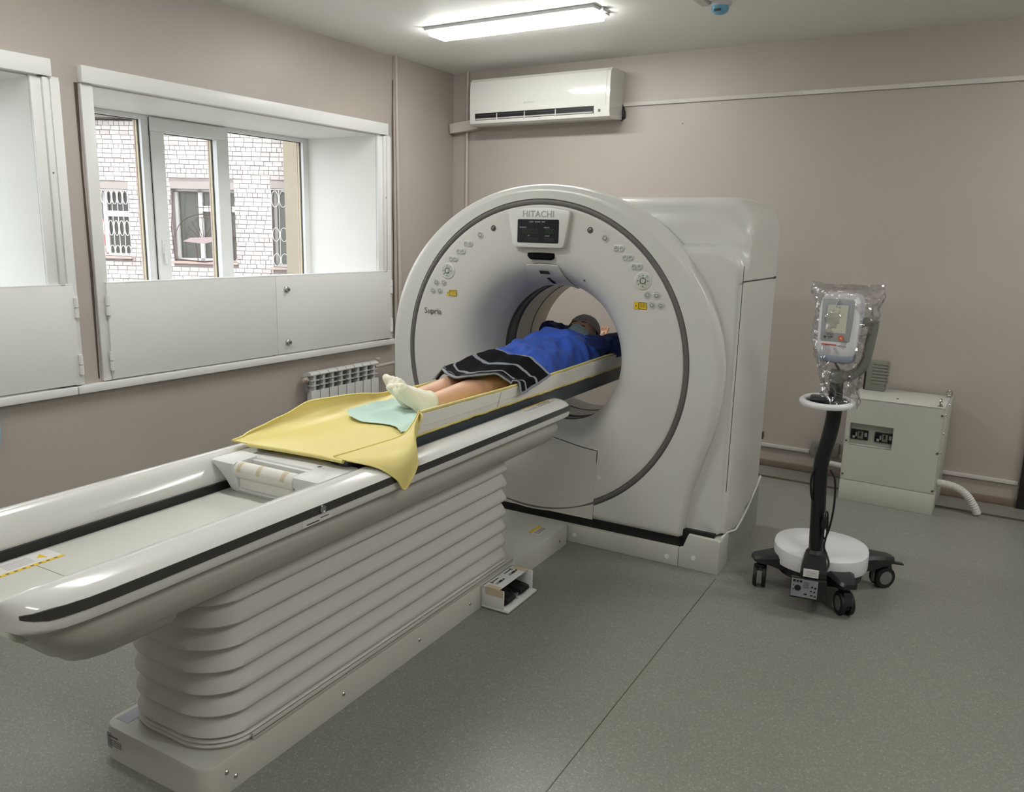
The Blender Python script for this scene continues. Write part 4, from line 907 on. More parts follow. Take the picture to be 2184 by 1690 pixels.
b.box(hx0 - .003, hx0, .0, .05, hz0, hz1); b.box(hx1, hx1 + .003, .0, .05, hz0, hz1); b.box(hx0, hx1, .0, .05, hz1, hz1 + .003); b.box(hx0, hx1, .0, .05, hz0 - .003, hz0); b.box(hx0, hx1, .048, .052, hz0, hz1)
fp_ = obj('front_panel', b, 'powerbox', t, 0)
for a in (hx0 + .001, hx0 + .136):
    c = a + .098
    b = MB(); b.box(a, c, .028, .048, .378, .438, .002); br = obj('breaker', b, 'gloss_black', t)
    b = MB(); b.box(a + .04, a + .072, .024, .028, .386, .43, .001); obj('breaker_face', b, 'meter', br)
    b = MB(); b.box(a + .05, a + .060, .010, .025, .405, .427, .001); obj('toggle', b, 'black', br)
    b = MB(); b.box(a + .012, a + .026, .0265, .028, .385, .40); b.box(a + .028, a + .036, .0265, .028, .395, .42); b.box(a + .078, a + .092, .0265, .028, .40, .425); obj('label_print', b, 'print_grey', br, 0)
for x, z in ((.012, .16), (.012, .37), (W_ - .012, .59), (W_ - .012, .37), (W_ - .012, .145)):
    b = MB(); b.lathe([(0, .005), (.005, .004), (.007, 0)], 12, X=TF(x, 0, z) @ RX(PI / 2)); obj('screw', b, 'darksteel', fp_)
for y, z in ((.03, .145), (.03, .37), (.05, .48), (.05, .59), (.22, .62)):
    b = MB(); b.lathe([(0, .006), (.005, .005), (.007, 0)], 12, X=TF(W_, y, z) @ RY(PI / 2)); obj('screw', b, 'steel', t)
b = MB(); b.cyl((.25, .12, H_), (.25, .12, H_ + .004), .006, n=12); obj('screw', b, 'darksteel', t)
for x, y, rot in ((W_ - .03, .03, 1.45), (W_ - .02, D_ - .06, .2)):
    b = MB(); R_ = TF(x, y, H_) @ RZ(rot); b.cyl((0, 0, 0), (0, 0, .007), .014, n=16, X=R_); b.cyl((0, 0, .005), (0, 0, .014), .007, n=12, X=R_)
    b.tube([(.0155 * math.cos(a), 0, .028 + .0155 * math.sin(a)) for a in [2 * PI * k / 20 for k in range(20)]], .0045, 8, closed=True, X=R_); obj('eye_bolt', b, 'steel', t)
b = MB(); N = 60; hp = []
for k in range(N + 1):
    s = k / N; hp.append((W_ + .0 + .245 * s - .02 * s * s, .12 + .02 * s, .165 - .01 * s - .145 * s ** 3.2))
b.tube(hp, [.0215 + (.0022 if k % 2 else -.0006) for k in range(N + 1)], 12); tag(obj('flexible_conduit', b, 'conduit'), 'white corrugated hose curving from the power cabinet to the floor', 'hose').location = (-.725, 5.05, 0)
b = MB(); b.tube([(-.12, .30, .13), (-.02, .28, .13), (.01, .28, .13)], .018, 12); obj('inlet_conduit', b, 'conduit', t)
t = thing('ribbed_transformer', 'small grey ribbed box standing on top of the power cabinet', 'transformer', (-.695, 5.36, .637), -.05)
b = MB(); b.box(.012, .125, 0, .07, 0, .185, .004); obj('housing', b, 'meter', t)
for k in range(7):
    b = MB(); b.box(.045, .133, -.004, .072, .045 + k * .02, .057 + k * .02, .002); obj('rib', b, 'meter', t)
b = MB(); b.box(0, .014, .006, .064, .0, .18, .002); obj('end_plate', b, 'trolley_dark', t)
b = MB(); b.cyl((-.004, .03, .018), (.0, .03, .018), .008, n=12); obj('connector', b, 'black', t)

# ------------------------------------------------------------------ injector trolley
TP = Vector((-.5648, 3.4888, 0)); TR = math.atan2(.1598, .9871)
t = thing('injector_trolley', 'injector stand with black bent pole, white round base and four casters', 'medical stand', TP, TR)
Ti = (Matrix.Translation(TP) @ RZ(TR)).inverted()
L2 = lambda x, y, z=0: Ti @ Vector((x, y, z))
wheels = [L2(-.797, 3.504), L2(-.42, 3.418), L2(-.324, 3.817), L2(-.70, 3.905)]
cc = L2(-.570, 3.640); cc.z = 0
b = MB(); P = []
for k in range(40):
    a = 2 * PI * k / 40; P.append((cc.x + .200 * abs(math.cos(a)) ** .88 * (1 if math.cos(a) > 0 else -1), cc.y + .205 * abs(math.sin(a)) ** .88 * (1 if math.sin(a) > 0 else -1)))
b.loft([[(cc.x + (x - cc.x) * k, cc.y + (y - cc.y) * k, z) for x, y in P] for k, z in ((.93, .125), (.99, .130), (1.0, .14), (1.0, .196), (.992, .202), (.97, .204), (.5, .207))], True, True); obj('base_cover', b, 'trolley_white', t, 40)
b = MB(); b.loft([[(cc.x + (x - cc.x) * k, cc.y + (y - cc.y) * k, z) for x, y in P] for k, z in ((.80, .075), (.90, .085), (.92, .125))], True, True); obj('base_pan', b, 'trolley_dark', t, 40)
heads = [1.62, -1.20, .62, 2.0]
for i, wv in enumerate(wheels):
    d = Vector((wv.x - cc.x, wv.y - cc.y, 0)); L_ = d.length; d.normalize(); n_ = Vector((-d.y, d.x, 0))
    b = MB(); st_ = []
    for s_, hw, z0, z1 in ((.10, .075, .09, .165), (L_ * .75, .062, .105, .165), (L_ - .02, .048, .118, .158), (L_ + .022, .038, .122, .152), (L_ + .036, .026, .126, .148)):
        c = cc + d * s_; st_.append([tuple(c + n_ * (sg * hw * q) + Vector((0, 0, z))) for sg, q, z in ((-1, 1, z0), (-1, 1, z1 - .012), (-1, .7, z1), (1, .7, z1), (1, 1, z1 - .012), (1, 1, z0))])
    b.loft(st_, True, True); obj('leg', b, 'trolley_dark', t, 30)
    a = heads[i]; R_ = TF(wv.x, wv.y, 0) @ RZ(a)
    b = MB(); b.cyl((0, 0, .10), (0, 0, .125), .016, n=14, X=R_); b.prism([(-.03, .108), (.03, .108), (.035, .09), (.05, .06), (.047, .055), (.03, .085), (-.03, .10)], -.018, .018, X=R_, bev=.002); b.box(-.009, .012, -.030, -.024, .03, .10, .002, X=R_) if False else None
    cs = obj('caster', b, 'trolley_dark', t, 35)
    b = MB()
    for sg in (-1, 1): b.lathe([(.030, -.009), (.047, -.009), (.05, -.005), (.05, .005), (.047, .009), (.030, .009)], 28, X=R_ @ TF(0, sg * .019, .05) @ RX(PI / 2))
    obj('tyre', b, 'tyre', cs, 40)
    b = MB()
    for sg in (-1, 1): b.lathe([(0, .011), (.031, .010), (.033, .006), (.033, -.006), (.031, -.010), (0, -.011)], 28, X=R_ @ TF(0, sg * .019, .05) @ RX(PI / 2))
    b.box(-.008, .008, -.009, .009, .02, .095, .002, X=R_); b.box(-.052, -.048, -.011, .011, .03, .09, .002, X=R_) ; obj('wheel_hub', b, 'wheel_grey', cs, 40)
b = MB(); b.prism([(.04, .122), (.085, .116), (.083, .110), (.04, .114)], -.014, .014, X=TF(wheels[2].x, wheels[2].y, 0) @ RZ(.3), bev=.002); obj('brake_lever', b, 'trolley_dark', t)
b = MB(); b.loft([[(x, y, z) for x, y in ((-.055, -.17), (.055, -.17), (.055, -.03), (.04, .045), (-.04, .045), (-.055, -.03))] for z in (.07,)] + [[(x * .95, y, z) for x, y in ((-.055, -.165), (.055, -.165), (.055, -.03), (.04, .045), (-.04, .045), (-.055, -.03))] for z in (.19,)] + [[(x * .8, y * .9, .222) for x, y in ((-.055, -.10), (.055, -.10), (.055, -.03), (.04, .045), (-.04, .045), (-.055, -.03))]], True, True); hub = obj('hub_box', b, 'trolley_dark', t, 30)
b = MB(); b.box(-.085, .055, -.185, -.165, .075, .165, .003); cb = obj('connector_box', b, 'trolley_dark', t)
b = MB(); b.box(-.082, .022, -.1865, -.185, .083, .162); lp = obj('connector_plate', b, 'label_silver', cb, 0)
b = MB(); b.cyl((-.056, -.189, .122), (-.056, -.186, .122), .013, n=18)
for x, z, w_, h_ in ((-.076, .147, .01, .010), (-.062, .147, .008, .010), (-.05, .147, .010, .010), (-.004, .130, .008, .007), (.009, .127, .008, .008), (-.006, .112, .007, .006), (.007, .110, .007, .006), (-.03, .095, .012, .006), (-.005, .093, .010, .006), (.010, .091, .008, .006), (-.075, .13, .005, .004), (-.075, .112, .005, .004)): b.box(x, x + w_, -.1872, -.1864, z, z + h_)
for k in range(5): b.box(-.034, -.012, -.1870, -.1864, .150 - k * .006, .1515 - k * .006)
obj('label_print', b, 'black', lp, 0)
b = MB(); b.box(-.040, .020, -.1775, -.1705, .172, .205, X=TF(0, 0, 0)); o = obj('label_plate', b, 'label_white', hub, 0)
b = MB(); 
for k in range(4): b.box(-.03, .012, -.1780, -.1775, .179 + k * .006, .1805 + k * .006)
obj('label_print', b, 'print_grey', o, 0)
b = MB(); b.lathe([(.040, .212), (.042, .222), (.034, .232), (.03, .236)], 24, cap1=True); obj('pole_collar', b, 'black', t, 40)
def sp(pts, n=8):
    out = []; P_ = [Vector(p) for p in pts]; P_ = [P_[0] * 2 - P_[1]] + P_ + [P_[-1] * 2 - P_[-2]]
    for i in range(1, len(P_) - 2):
        for k in range(n):
            q = k / n; a, b_, c, d = P_[i - 1:i + 3]
            out.append(.5 * ((2 * b_) + (c - a) * q + (2 * a - 5 * b_ + 4 * c - d) * q * q + (3 * b_ - a - 3 * c + d) * q ** 3))
    out.append(P_[-2]); return out
b = MB(); b.tube(sp([(0, 0, .21), (-.008, 0, .40), (-.016, 0, .56), (-.014, 0, .64), (.002, 0, .73), (.012, 0, .81), (.014, 0, .88)]), .0305, 24); obj('pole', b, 'pole', t, 50)
b = MB(); b.tube([(.014, 0, .87), (.012, 0, .94), (.010, 0, 1.0)], .027, 24); obj('upper_pole', b, 'trolley_dark', t, 50)
b = MB(); b.tube([(.010, 0, .975), (.010, 0, 1.02), (.010, 0, 1.026)], [.030, .030, .026], 24); b.tube(sp([(.0, 0, 1.0), (.045, 0, 1.002), (.085, 0, 1.022), (.108, 0, 1.06), (.118, 0, 1.12), (.126, 0, 1.20), (.128, 0, 1.238)]), [.024 - .005 * min(1, k / 30) for k in range(49)], 18); obj('support_arm', b, 'arm_grey', t, 50)
b = MB(); b.cyl((.07, 0, 1.225), (.138, .0, 1.235), .019, n=18); obj('arm_joint', b, 'arm_grey', t, 50)
# tray ring
b = MB(); cx, cy = -.018, 0.0; n = 40
def rg(rx, ry, z): return [(cx + rx * math.cos(2 * PI * k / n), cy + ry * math.sin(2 * PI * k / n), z) for k in range(n)]
b.loft([rg(.085, .115, .893), rg(.090, .120, .899), rg(.101, .131, .900), rg(.109, .139, .893), rg(.110, .140, .884), rg(.105, .135, .876), rg(.088, .118, .874), rg(.084, .114, .882), rg(.085, .115, .893)], False, False)
obj('tray_ring', b, 'trolley_white', t, 50)
b = MB(); b.loft([rg(.087, .117, .884), rg(.05, .07, .880), rg(.02, .02, .880)], False, True); b.lathe([(.045, .0), (.052, .02), (.048, .026), (.03, .027)], 24, X=TF(.0, -.0, .872), cap1=True); b.box(-.088, .0, -.045, .045, .882, .908, .010); b.box(.01, .062, -.05, .05, .882, .900, .008); obj('tray_hub', b, 'trolley_dark', t, 40)
# injector head
b = MB(); HX = TF(.003, -.02, 0) @ RZ(-.22)
def hr(w, d0, d1, r, z): return [(x, y + (d0 + d1) / 2, z) for x, y in rrect(w, (d1 - d0) / 2, r, 4)]
b.loft([hr(.064, -.055, .045, .024, 1.092), hr(.072, -.062, .055, .026, 1.105), hr(.0755, -.065, .065, .028, 1.15), hr(.0785, -.064, .07, .028, 1.22), hr(.078, -.060, .068, .028, 1.29), hr(.073, -.055, .062, .028, 1.322), hr(.064, -.046, .054, .026, 1.337), hr(.045, -.03, .04, .022, 1.342)], True, True, X=HX); ih = obj('injector_head', b, 'inj_body', t, 50)
b = MB(); b.loft([hr(.055, -.046, .04, .022, 1.062), hr(.064, -.053, .046, .024, 1.068), hr(.067, -.056, .050, .024, 1.09), hr(.065, -.054, .048, .024, 1.097)], True, True, X=HX); obj('head_base', b, 'inj_base', ih, 50)
def plate(P, y0, y1, z_): return
tilt = HX @ TF(0, -.0645, 1.238) 
b = MB(); b.prism([(-.058, .083), (.052, .083), (.060, .076), (.059, -.01), (.054, -.083), (.047, -.087), (-.052, -.087), (-.058, -.083), (-.061, -.01), (-.063, .076)], -.003, .006, X=tilt, bev=.001); pn = obj('front_panel', b, 'inj_panel', ih)
b = MB(); b.prism([(-.040, .060), (.038, .060), (.036, -.052), (-.042, -.052)], -.0045, -.002, X=tilt); sc_ = obj('touch_screen', b, 'inj_screen', ih, 0)
b = MB(); b.prism([(-.046, .066), (.043, .066), (.041, -.057), (-.048, -.057)], -.0036, -.002, X=tilt); obj('screen_bezel', b, 'inj_base', ih, 0)
b = MB(); b.cyl((.022, -.006, -.071), (.022, -.003, -.071), .0105, n=24, X=tilt); ob = obj('start_button', b, 'orange', ih)
b = MB(); b.prism([(.0165, -.0745), (.0275, -.0745), (.022, -.066)], -.0066, -.006, X=tilt); obj('triangle_mark', b, 'label_white', ob, 0)
b = MB(); b.box(-.045, -.036, -.0036, -.003, -.076, -.066, X=tilt); b.box(-.034, -.018, -.0036, -.003, -.0705, -.069, X=tilt); b.cyl((-.016, -.0036, -.070), (-.016, -.003, -.070), .003, n=10, X=tilt); obj('label_print', b, 'print_dark', ih, 0)
rg2 = random.Random(5)
for m_, x0_, x1_, zc_, h_ in (('red_print', -.052, .006, -.101, .0055), ('print_grey', .012, .044, -.1035, .0042)):
    b = MB(); x = x0_
    while x < x1_:
        w_ = rg2.uniform(.0022, .0045); hh = h_ * rg2.uniform(.7, 1.0); b.box(x, min(x1_, x + w_), -.0018, -.0004, zc_ - hh / 2, zc_ + hh / 2, X=tilt); x += w_ + .0009
    obj('maker_print', b, m_, ih, 0)
b = MB(); b.tube(sp([(-.01, -.01, 1.066), (.0, -.012, 1.05), (.012, -.01, 1.03), (.012, .0, 1.01)]), .005, 8); obj('head_cable', b, 'arm_grey', t, 60)
# power cord along the pole
b = MB(); b.tube(sp([(.024, -.02, .60), (.045, -.025, .56), (.052, -.03, .46), (.045, -.03, .36), (.03, -.035, .30), (.02, -.035, .33), (.028, -.03, .42), (.036, -.04, .34), (.03, -.045, .27), (.042, -.05, .24), (.055, -.09, .215), (.05, -.14, .205), (.035, -.165, .17)]), .0042, 7); b.tube(sp([(-.03, -.02, .62), (-.048, -.02, .56), (-.046, -.02, .50), (-.036, -.02, .46)]), .0042, 7)
pc = obj('power_cord', b, 'black', t, 60)
b = MB(); b.tube([(.022, -.045, .35), (.022, -.045, .385), (.022, -.045, .40)], [.011, .012, .007], 10); obj('plug', b, 'black', pc)
b = MB(); b.cyl((.018, -.045, .40), (.018, -.045, .418), .0022, n=8); b.cyl((.026, -.045, .40), (.026, -.045, .418), .0022, n=8); obj('plug_pins', b, 'steel', pc)
# clear plastic bag over the head: crumpled film
def bagf(u, v):
    a = 2 * PI * u; z = 1.375 - .50 * v
    w_ = .105 + .01 * math.sin(3 * a); 
    if v < .1: w_ = .085 + .2 * v
    if v > .5: w_ = .105 - .12 * (v - .5) + .03 * noise.noise(Vector((math.cos(a) * 2, math.sin(a) * 2, v * 7)))
    d_ = .085 if v < .55 else .07
    if v < .04: d_ = .015 + v * 1.2
    x = .008 + w_ * math.cos(a); y = .0 + d_ * math.sin(a)
    corner = max(0, abs(math.cos(a)) - .9) * 10 * max(0, 1 - v * 6)
    x += .045 * corner * (1 if math.cos(a) > 0 else -1); z += .012 * corner
    x += .02 * max(0, math.cos(a)) * (1 if v < .4 else .0) + (.05 * (v - .55) if v > .55 and math.cos(a) > 0 else 0) + .04 * max(0, v - .75) * 2
    q = Vector((x * 22, y * 22, z * 22)); nn = noise.noise(q) * .016 + (.5 - abs(noise.noise(q * 1.6 + Vector((3, 1, 2))) * 2)) * .010 + (.5 - abs(noise.noise(q * 3.7)) * 2) * .003
    return (x + nn * math.cos(a), y + nn * math.sin(a) - .0, z + .004 * noise.noise(q * 1.7))
b = MB(); b.sheet(bagf, 90, 70); bg_ = obj('dust_bag', b, 'bag'); bg_.location = TP; bg_.rotation_euler = (0, 0, TR); tag(bg_, 'clear crumpled plastic bag over the injector head', 'plastic bag')
# ------------------------------------------------------------------ table liner, sheets and patient (gantry frame)
def place(o): o.location = GO; o.rotation_euler = (0, 0, GT); return o
def nz(x, y, z, s=1.0): return noise.noise(Vector((x * s, y * s, z * s)))
# padded liner: thin mattress with raised side walls
def wall_h(y): return .086 + .006 * math.sin(y * 3)
t = thing('mattress_liner', 'white padded table liner with yellow edging under the patient', 'mattress', GO, GT)
Y0, Y1 = -1.30, .93
b = MB(); b.sheet(lambda u, v: ((u - .5) * .37, -1.64 + (Y1 + 1.64) * v, .817 + .006 * (2 * u - 1) ** 2 * 3 + .001 * nz(u * 8, v * 20, 0)), 12, 50, .014); obj('mattress', b, 'sheet', t, 50)
def wallf(sgn, y0, y1, o, z0, z1):
    def f(u, v):
        y = y0 + (y1 - y0) * v; h = wall_h(y) * (1 if sgn > 0 else .55); zz_ = .832 + h * (z0 + (z1 - z0) * u)
        lean = .022 * (zz_ - .832) / .08
        x = .203 + lean + o + .0025 * nz(y * 7, zz_ * 20, sgn * 3) + .003 * math.sin(y * 2.2 + sgn)
        return (sgn * x, y, zz_ + .002 * nz(y * 12, 0, 5) * u)
    return f
for sgn in (1, -1):
    y0w = Y0 if sgn > 0 else -.78
    b = MB(); b.sheet(wallf(sgn, y0w, Y1, 0, .05, .93), 6, 90, -.006 * sgn); obj('side_panel', b, 'pad_white', t, 60)
    b = MB(); b.sheet(wallf(sgn, y0w, Y1, -.008, -.04, 1.02), 8, 90, -.003 * sgn); obj('inner_panel', b, 'sheet', t, 60)
    b = MB(); b.tube([wallf(sgn, y0w, Y1, -.003, 1.0, 1.0)(0, k / 90) for k in range(91)], .0058, 7); b.tube([Vector(wallf(sgn, y0w, Y1, .004, .03, .03)(0, k / 90)) + Vector((0, 0, .004 * nz(k * .35, 0, sgn))) for k in range(91)], .0065, 7); obj('edging', b, 'sheet', t, 60)
b = MB(); b.tube([wallf(1, -.74, -.73, .0075, 0, 1)(k / 12, 0) for k in range(1, 12)], .0012, 5); obj('stitch', b, 'print_grey', t)
b = MB(); b.tube([wallf(1, Y0, -.5, .0070, 0, 1)(.38, k / 40) for k in range(2, 40)], .001, 5); obj('stitch', b, 'tape', t)
# yellow sheet at the foot end: flat bed, raised left flank, right corner folded out over the rail
def lf(y):   # left flank top height
    pts = ((-1.69, .842), (-1.60, .862), (-1.49, .880), (-1.35, .912), (-1.15, .902), (-.9, .872), (-.7, .872))
    for (a, za), (c, zc_) in zip(pts[:-1], pts[1:]):
        if y <= c:
            s_ = (y - a) / (c - a); s_ = max(0, min(1, s_)); s_ = s_ * s_ * (3 - 2 * s_) * .5 + s_ * .5; return za + (zc_ - za) * s_
    return .87
def sheetf(u, v):
    y = -1.715 + .038 * min(1, u / .75) + v * .98
    # u 0..1 : left top edge -> bed -> right
    zf = .836 + .0015 * nz(u * 5, y * 6, 1)
    if u < .28:
        s_ = u / .28; top = lf(y); x = -.252 + .058 * s_ ** 2.2; z = top - (top - zf) * (s_ ** .85 if s_ < .999 else 1)
        x += .006 * nz(y * 8, s_ * 3, 2); z += .003 * nz(y * 10, s_ * 2, 7)
        if y < -1.66: z = zf + (z - zf) * .75
    else:
        s_ = (u - .28) / .72; x = -.194 + .394 * s_; z = zf
        if y > -1.30: z = min(z, .835); 
        if s_ > .93 and y > -1.33: z += .010 * (s_ - .93) / .07
    return (x, y, z)
b = MB(); b.sheet(sheetf, 40, 70, .004)
# folded corner flap draping over the right rail
FL = [[(.160, -1.672, .8392), (.205, -1.676, .8375), (.212, -1.676, .837), (.216, -1.676, .836)],
      [(.168, -1.590, .8400), (.245, -1.620, .839), (.275, -1.634, .830), (.302, -1.634, .8175)],
      [(.175, -1.500, .8405), (.270, -1.560, .840), (.322, -1.590, .8165), (.346, -1.592, .776)],
      [(.184, -1.420, .8420), (.280, -1.480, .848), (.336, -1.520, .815), (.3495, -1.552, .732)],
      [(.196, -1.355, .8500), (.268, -1.415, .868), (.315, -1.445, .838), (.345, -1.478, .794)],
      [(.212, -1.318, .890), (.248, -1.362, .900), (.268, -1.388, .872), (.286, -1.414, .838)],
      [(.228, -1.305, .930), (.240, -1.330, .918), (.250, -1.345, .896), (.256, -1.358, .868)]]
def crm(P, t):
    n = len(P) - 1; i = min(n - 1, int(t * n)); q = t * n - i
    a, b_, c, d = Vector(P[max(0, i - 1)]), Vector(P[i]), Vector(P[i + 1]), Vector(P[min(n, i + 2)])
    return .5 * ((2 * b_) + (c - a) * q + (2 * a - 5 * b_ + 4 * c - d) * q * q + (3 * b_ - a - 3 * c + d) * q ** 3)
def flap(u, v):
    rows = [crm(r_, u) for r_ in FL]; p = crm(rows, v)
    bl_ = math.sin(PI * u) * math.sin(PI * v)
    p += Vector((.004 * bl_, -.003 * bl_, .006 * bl_ + .0015 * nz(p.x * 30, p.y * 20, 0) * bl_))
    return tuple(p)
b.sheet(flap, 20, 42, .003)
b.tube([Vector(flap(0, k / 40)) + Vector((0, 0, .0012)) for k in range(41)], .0034, 7)
b.tube([Vector(flap(1, k / 40)) for k in range(41)], .0026, 6)
# return fold tucking the sheet end behind the flap
def tuck(u, v):
    a = Vector((.228, -1.305, .928)).lerp(Vector((.212, -1.30, .836)), v); c = Vector((.250, -1.335, .90)).lerp(Vector((.238, -1.40, .828)), v)
    p = a.lerp(c, u); p += Vector((.014 * math.sin(PI * u), 0, 0)); return tuple(p)
b.sheet(tuck, 8, 10, .003)
b.tube([sheetf(0, k / 60) for k in range(61)], .004, 6)
b.tube([Vector(sheetf(.28 + .72 * k / 30, 0)) + Vector((0, .002, -.006)) for k in range(31)], .0075, 8)
o = obj('yellow_sheet', b, 'sheet', None, 60); place(o); tag(o, 'yellow oilcloth sheet at the foot of the table, corner folded over the rail', 'sheet')
# mint disposable sheet under the feet
def mintf(u, v):
    x = -.185 + .35 * u; y = -1.31 + .42 * v + .10 * (1 - u) * (1 - v) - .03 * math.sin(u * 7)
    z = .8425 + .010 * max(0, nz(x * 14, y * 10, 3)) + .006 * max(0, nz(x * 30, y * 24, 8)) + .012 * max(0, math.sin(u * 9 + v * 4)) * (1 - v) * .6
    if x < -.15: z += (-.15 - x) * .5
    return (x, y, z)
b = MB(); b.sheet(mintf, 36, 36, .0015); o = place(obj('mint_sheet', b, 'mint', None, 60)); tag(o, 'mint green disposable sheet crumpled under the patient feet', 'sheet')

# ---- the patient: one continuous body, clothing as children
HCX = None
def capsules(segs, blobs=(), voxel=.006, smooth=6, hb=()):
    mb = MB()
    for pts, rs in segs:
        pts = [Vector(p) for p in pts]
        n_ = []; r_ = []
        for i in range(len(pts) - 1):
            for k in range(6):
                f_ = k / 6; n_.append(pts[i].lerp(pts[i + 1], f_)); r_.append(rs[i] + (rs[i + 1] - rs[i]) * f_)
        n_.append(pts[-1]); r_.append(rs[-1])
        mb.tube(n_, r_, 16); mb.ball(pts[0], rs[0], 14); mb.ball(pts[-1], rs[-1], 14)
        for p, r in zip(pts[1:-1], rs[1:-1]): mb.ball(p, r, 14)
    for c, r in blobs: mb.ball(c, r, 18)
    for c, r in hb: mb.ball(c, r, 18, X=HTX)
    me = bpy.data.meshes.new('tmp'); mb.bm.to_mesh(me); mb.bm.free(); o = bpy.data.objects.new('tmp', me); COL.objects.link(o)
    md = o.modifiers.new('r', 'REMESH'); md.mode = 'VOXEL'; md.voxel_size = voxel
    sm = o.modifiers.new('s', 'SMOOTH'); sm.factor = .5; sm.iterations = smooth
    me2 = bpy.data.meshes.new_from_object(o.evaluated_get(bpy.context.evaluated_depsgraph_get())); bpy.data.objects.remove(o)
    r = MB(); r.bm.from_mesh(me2); bpy.data.meshes.remove(me2); return r
ZB = .845
per = thing('patient', 'patient in blue gown lying face up in the scanner, arms raised', 'person', GO, GT)
HC = Vector((-.012, .560, .985)); HTX = Matrix.Translation(HC) @ Matrix.Rotation(math.radians(38), 4, 'X') @ Matrix.Translation(-HC)      # head centre
# legs (feet towards -y), torso, neck, arms up, hands beyond the head
FEET = {1: ((.016, -1.006, .870), (-.040, -1.062, .930), (-.066, -1.084, .960)), -1: ((-.070, -.975, .872), (-.100, -1.015, .940), (-.108, -1.028, .972))}
segs = []
for sx, foot_x, tx in ((-1, -.075, -.125), (1, .030, -.055)):
    hip = (sx * .080, -.06, .908); knee = (sx * .070 + .0, -.50, .890); ank = (foot_x, -.94, .876)
    segs.append(([hip, (sx * .080, -.28, .905), knee, (foot_x * .9 + .008 * sx, -.62, .884), (foot_x, -.73, .880), ank], [.070, .064, .050, .050, .044, .033]))
    heel, ball_ = FEET[sx][0], FEET[sx][1]
    segs.append(([ank, heel], [.032, .027])); segs.append(([ank, ball_], [.032, .024])); segs.append(([heel, ball_], [.026, .024]))
torso = [(0, -.06, .925), (0, .08, .925), (0, .24, .925), (0, .36, .925)]
blobs = [((0, -.03, .905), (.135, .12, .07)), ((0, .10, .92), (.13, .16, .075)), ((0, .26, .93), (.14, .15, .085)), ((0, .35, .915), (.15, .07, .065))]
segs.append(([(0, .36, .92), (0, .44, .935), (0, .50, .955)], [.06, .052, .05]))
for sx in (-1, 1):
    sh = (sx * .15, .37, .925); el = (.238, .69, .950) if sx > 0 else (-.225, .58, .995); wr = (.022, .800, .955) if sx > 0 else (-.07, .78, .955)
    segs.append(([sh, el], [.042, .036])); segs.append(([el, wr], [.036, .026]))
    hc_ = Vector(wr) + Vector((-.035 * sx, .035, .005)); blobs.append((tuple(hc_), (.036, .042, .020)))
    for k in range(4):
        a = Vector((-.012 * sx + (.022 - .014 * k) * 1.0, .03, .0)); p0 = hc_ + a; L_ = (.058, .068, .064, .05)[k]
        if sx > 0: p1 = p0 + Vector((.012 - .006 * k, L_ * .35, L_ * .40)); p2 = p1 + Vector((.006, L_ * .10, L_ * .45))
        else: p1 = p0 + Vector((0, L_ * .45, .004)); p2 = p1 + Vector((0, L_ * .4, -.01))
        segs.append(([p0, p1, p2], [.0095, .0085, .007]))
    th = hc_ + Vector((-.03 * sx, 0, .005)); segs.append(([hc_, th, th + Vector((-.012 * sx, .022, .02))], [.012, .0105, .009]))
# head: skull, jaw, face features
hb = [((HC.x, HC.y + .02, HC.z), (.074, .098, .092)), ((HC.x, HC.y - .045, HC.z + .012), (.055, .06, .068)), ((HC.x, HC.y - .08, HC.z + .022), (.030, .025, .04)),
          ((HC.x, HC.y - .022, HC.z + .088), (.012, .026, .020)), ((HC.x, HC.y - .036, HC.z + .095), (.014, .012, .014)), ((HC.x - .078, HC.y, HC.z - .005), (.010, .028, .020)), ((HC.x + .078, HC.y, HC.z - .005), (.010, .028, .020)),
          ((HC.x, HC.y + .028, HC.z + .074), (.055, .014, .016))]
for sx in (-1, 1): hb.append(((HC.x + sx * .03, HC.y + .008, HC.z + .078), (.016, .011, .008)))
bm_ = capsules(segs, blobs, .0055, 4, hb); obj('body', bm_, 'skin', per, 0)
for p in bpy.data.objects[-1:] : pass
for o_ in per.children: o_.data.polygons.foreach_set('use_smooth', [True] * len(o_.data.polygons))
# closed eyes, brows, mouth under the mask
for sx in (-1, 1):
    b = MB(); b.tube([(HC.x + sx * (.018 + .024 * k / 6), HC.y + .004 - .003 * math.sin(PI * k / 6), HC.z + .0895 - .006 * (k / 6) ** 2 * 1.4) for k in range(7)], .0022, 6); b.bm.transform(HTX); obj('eyelid', b, 'lips', per)
    b = MB(); b.tube([(HC.x + sx * (.014 + .032 * k / 6), HC.y + .026 + .003 * math.sin(PI * k / 6), HC.z + .090 - .012 * (k / 6) ** 2) for k in range(7)], [.002, .003, .0032, .003, .0028, .0022, .0015], 6); b.bm.transform(HTX); obj('eyebrow', b, 'hair', per)
# mask
def maskf(u, v):
    a = (u - .5) * 2.3; y = HC.y - .088 + .085 * v; r = .064 + .010 * math.sin(PI * v)
    x = HC.x + r * math.sin(a) * 1.06; z = HC.z + .03 + (.060 + .018 * math.exp(-(a * 2.2) ** 2) * v + .010 * math.sin(PI * v)) * math.cos(a) 
    if v < .35: z -= .03 * (.35 - v)
    return (x, y, z + .0012 * math.sin(v * 22))
b = MB(); b.sheet(maskf, 28, 18, .0015); b.bm.transform(HTX); mk = obj('face_mask', b, 'mask', per, 70)
for sx in (-1, 1):
    b = MB(); e0 = Vector(maskf(0 if sx < 0 else 1, .85)); e1 = Vector(maskf(0 if sx < 0 else 1, .15)); b.tube(sp([e0, (HC.x + sx * .084, HC.y + .02, HC.z + .012), (HC.x + sx * .082, HC.y + .015, HC.z - .02), e1]), .0012, 5); b.bm.transform(HTX); obj('ear_loop', b, 'mask', mk)
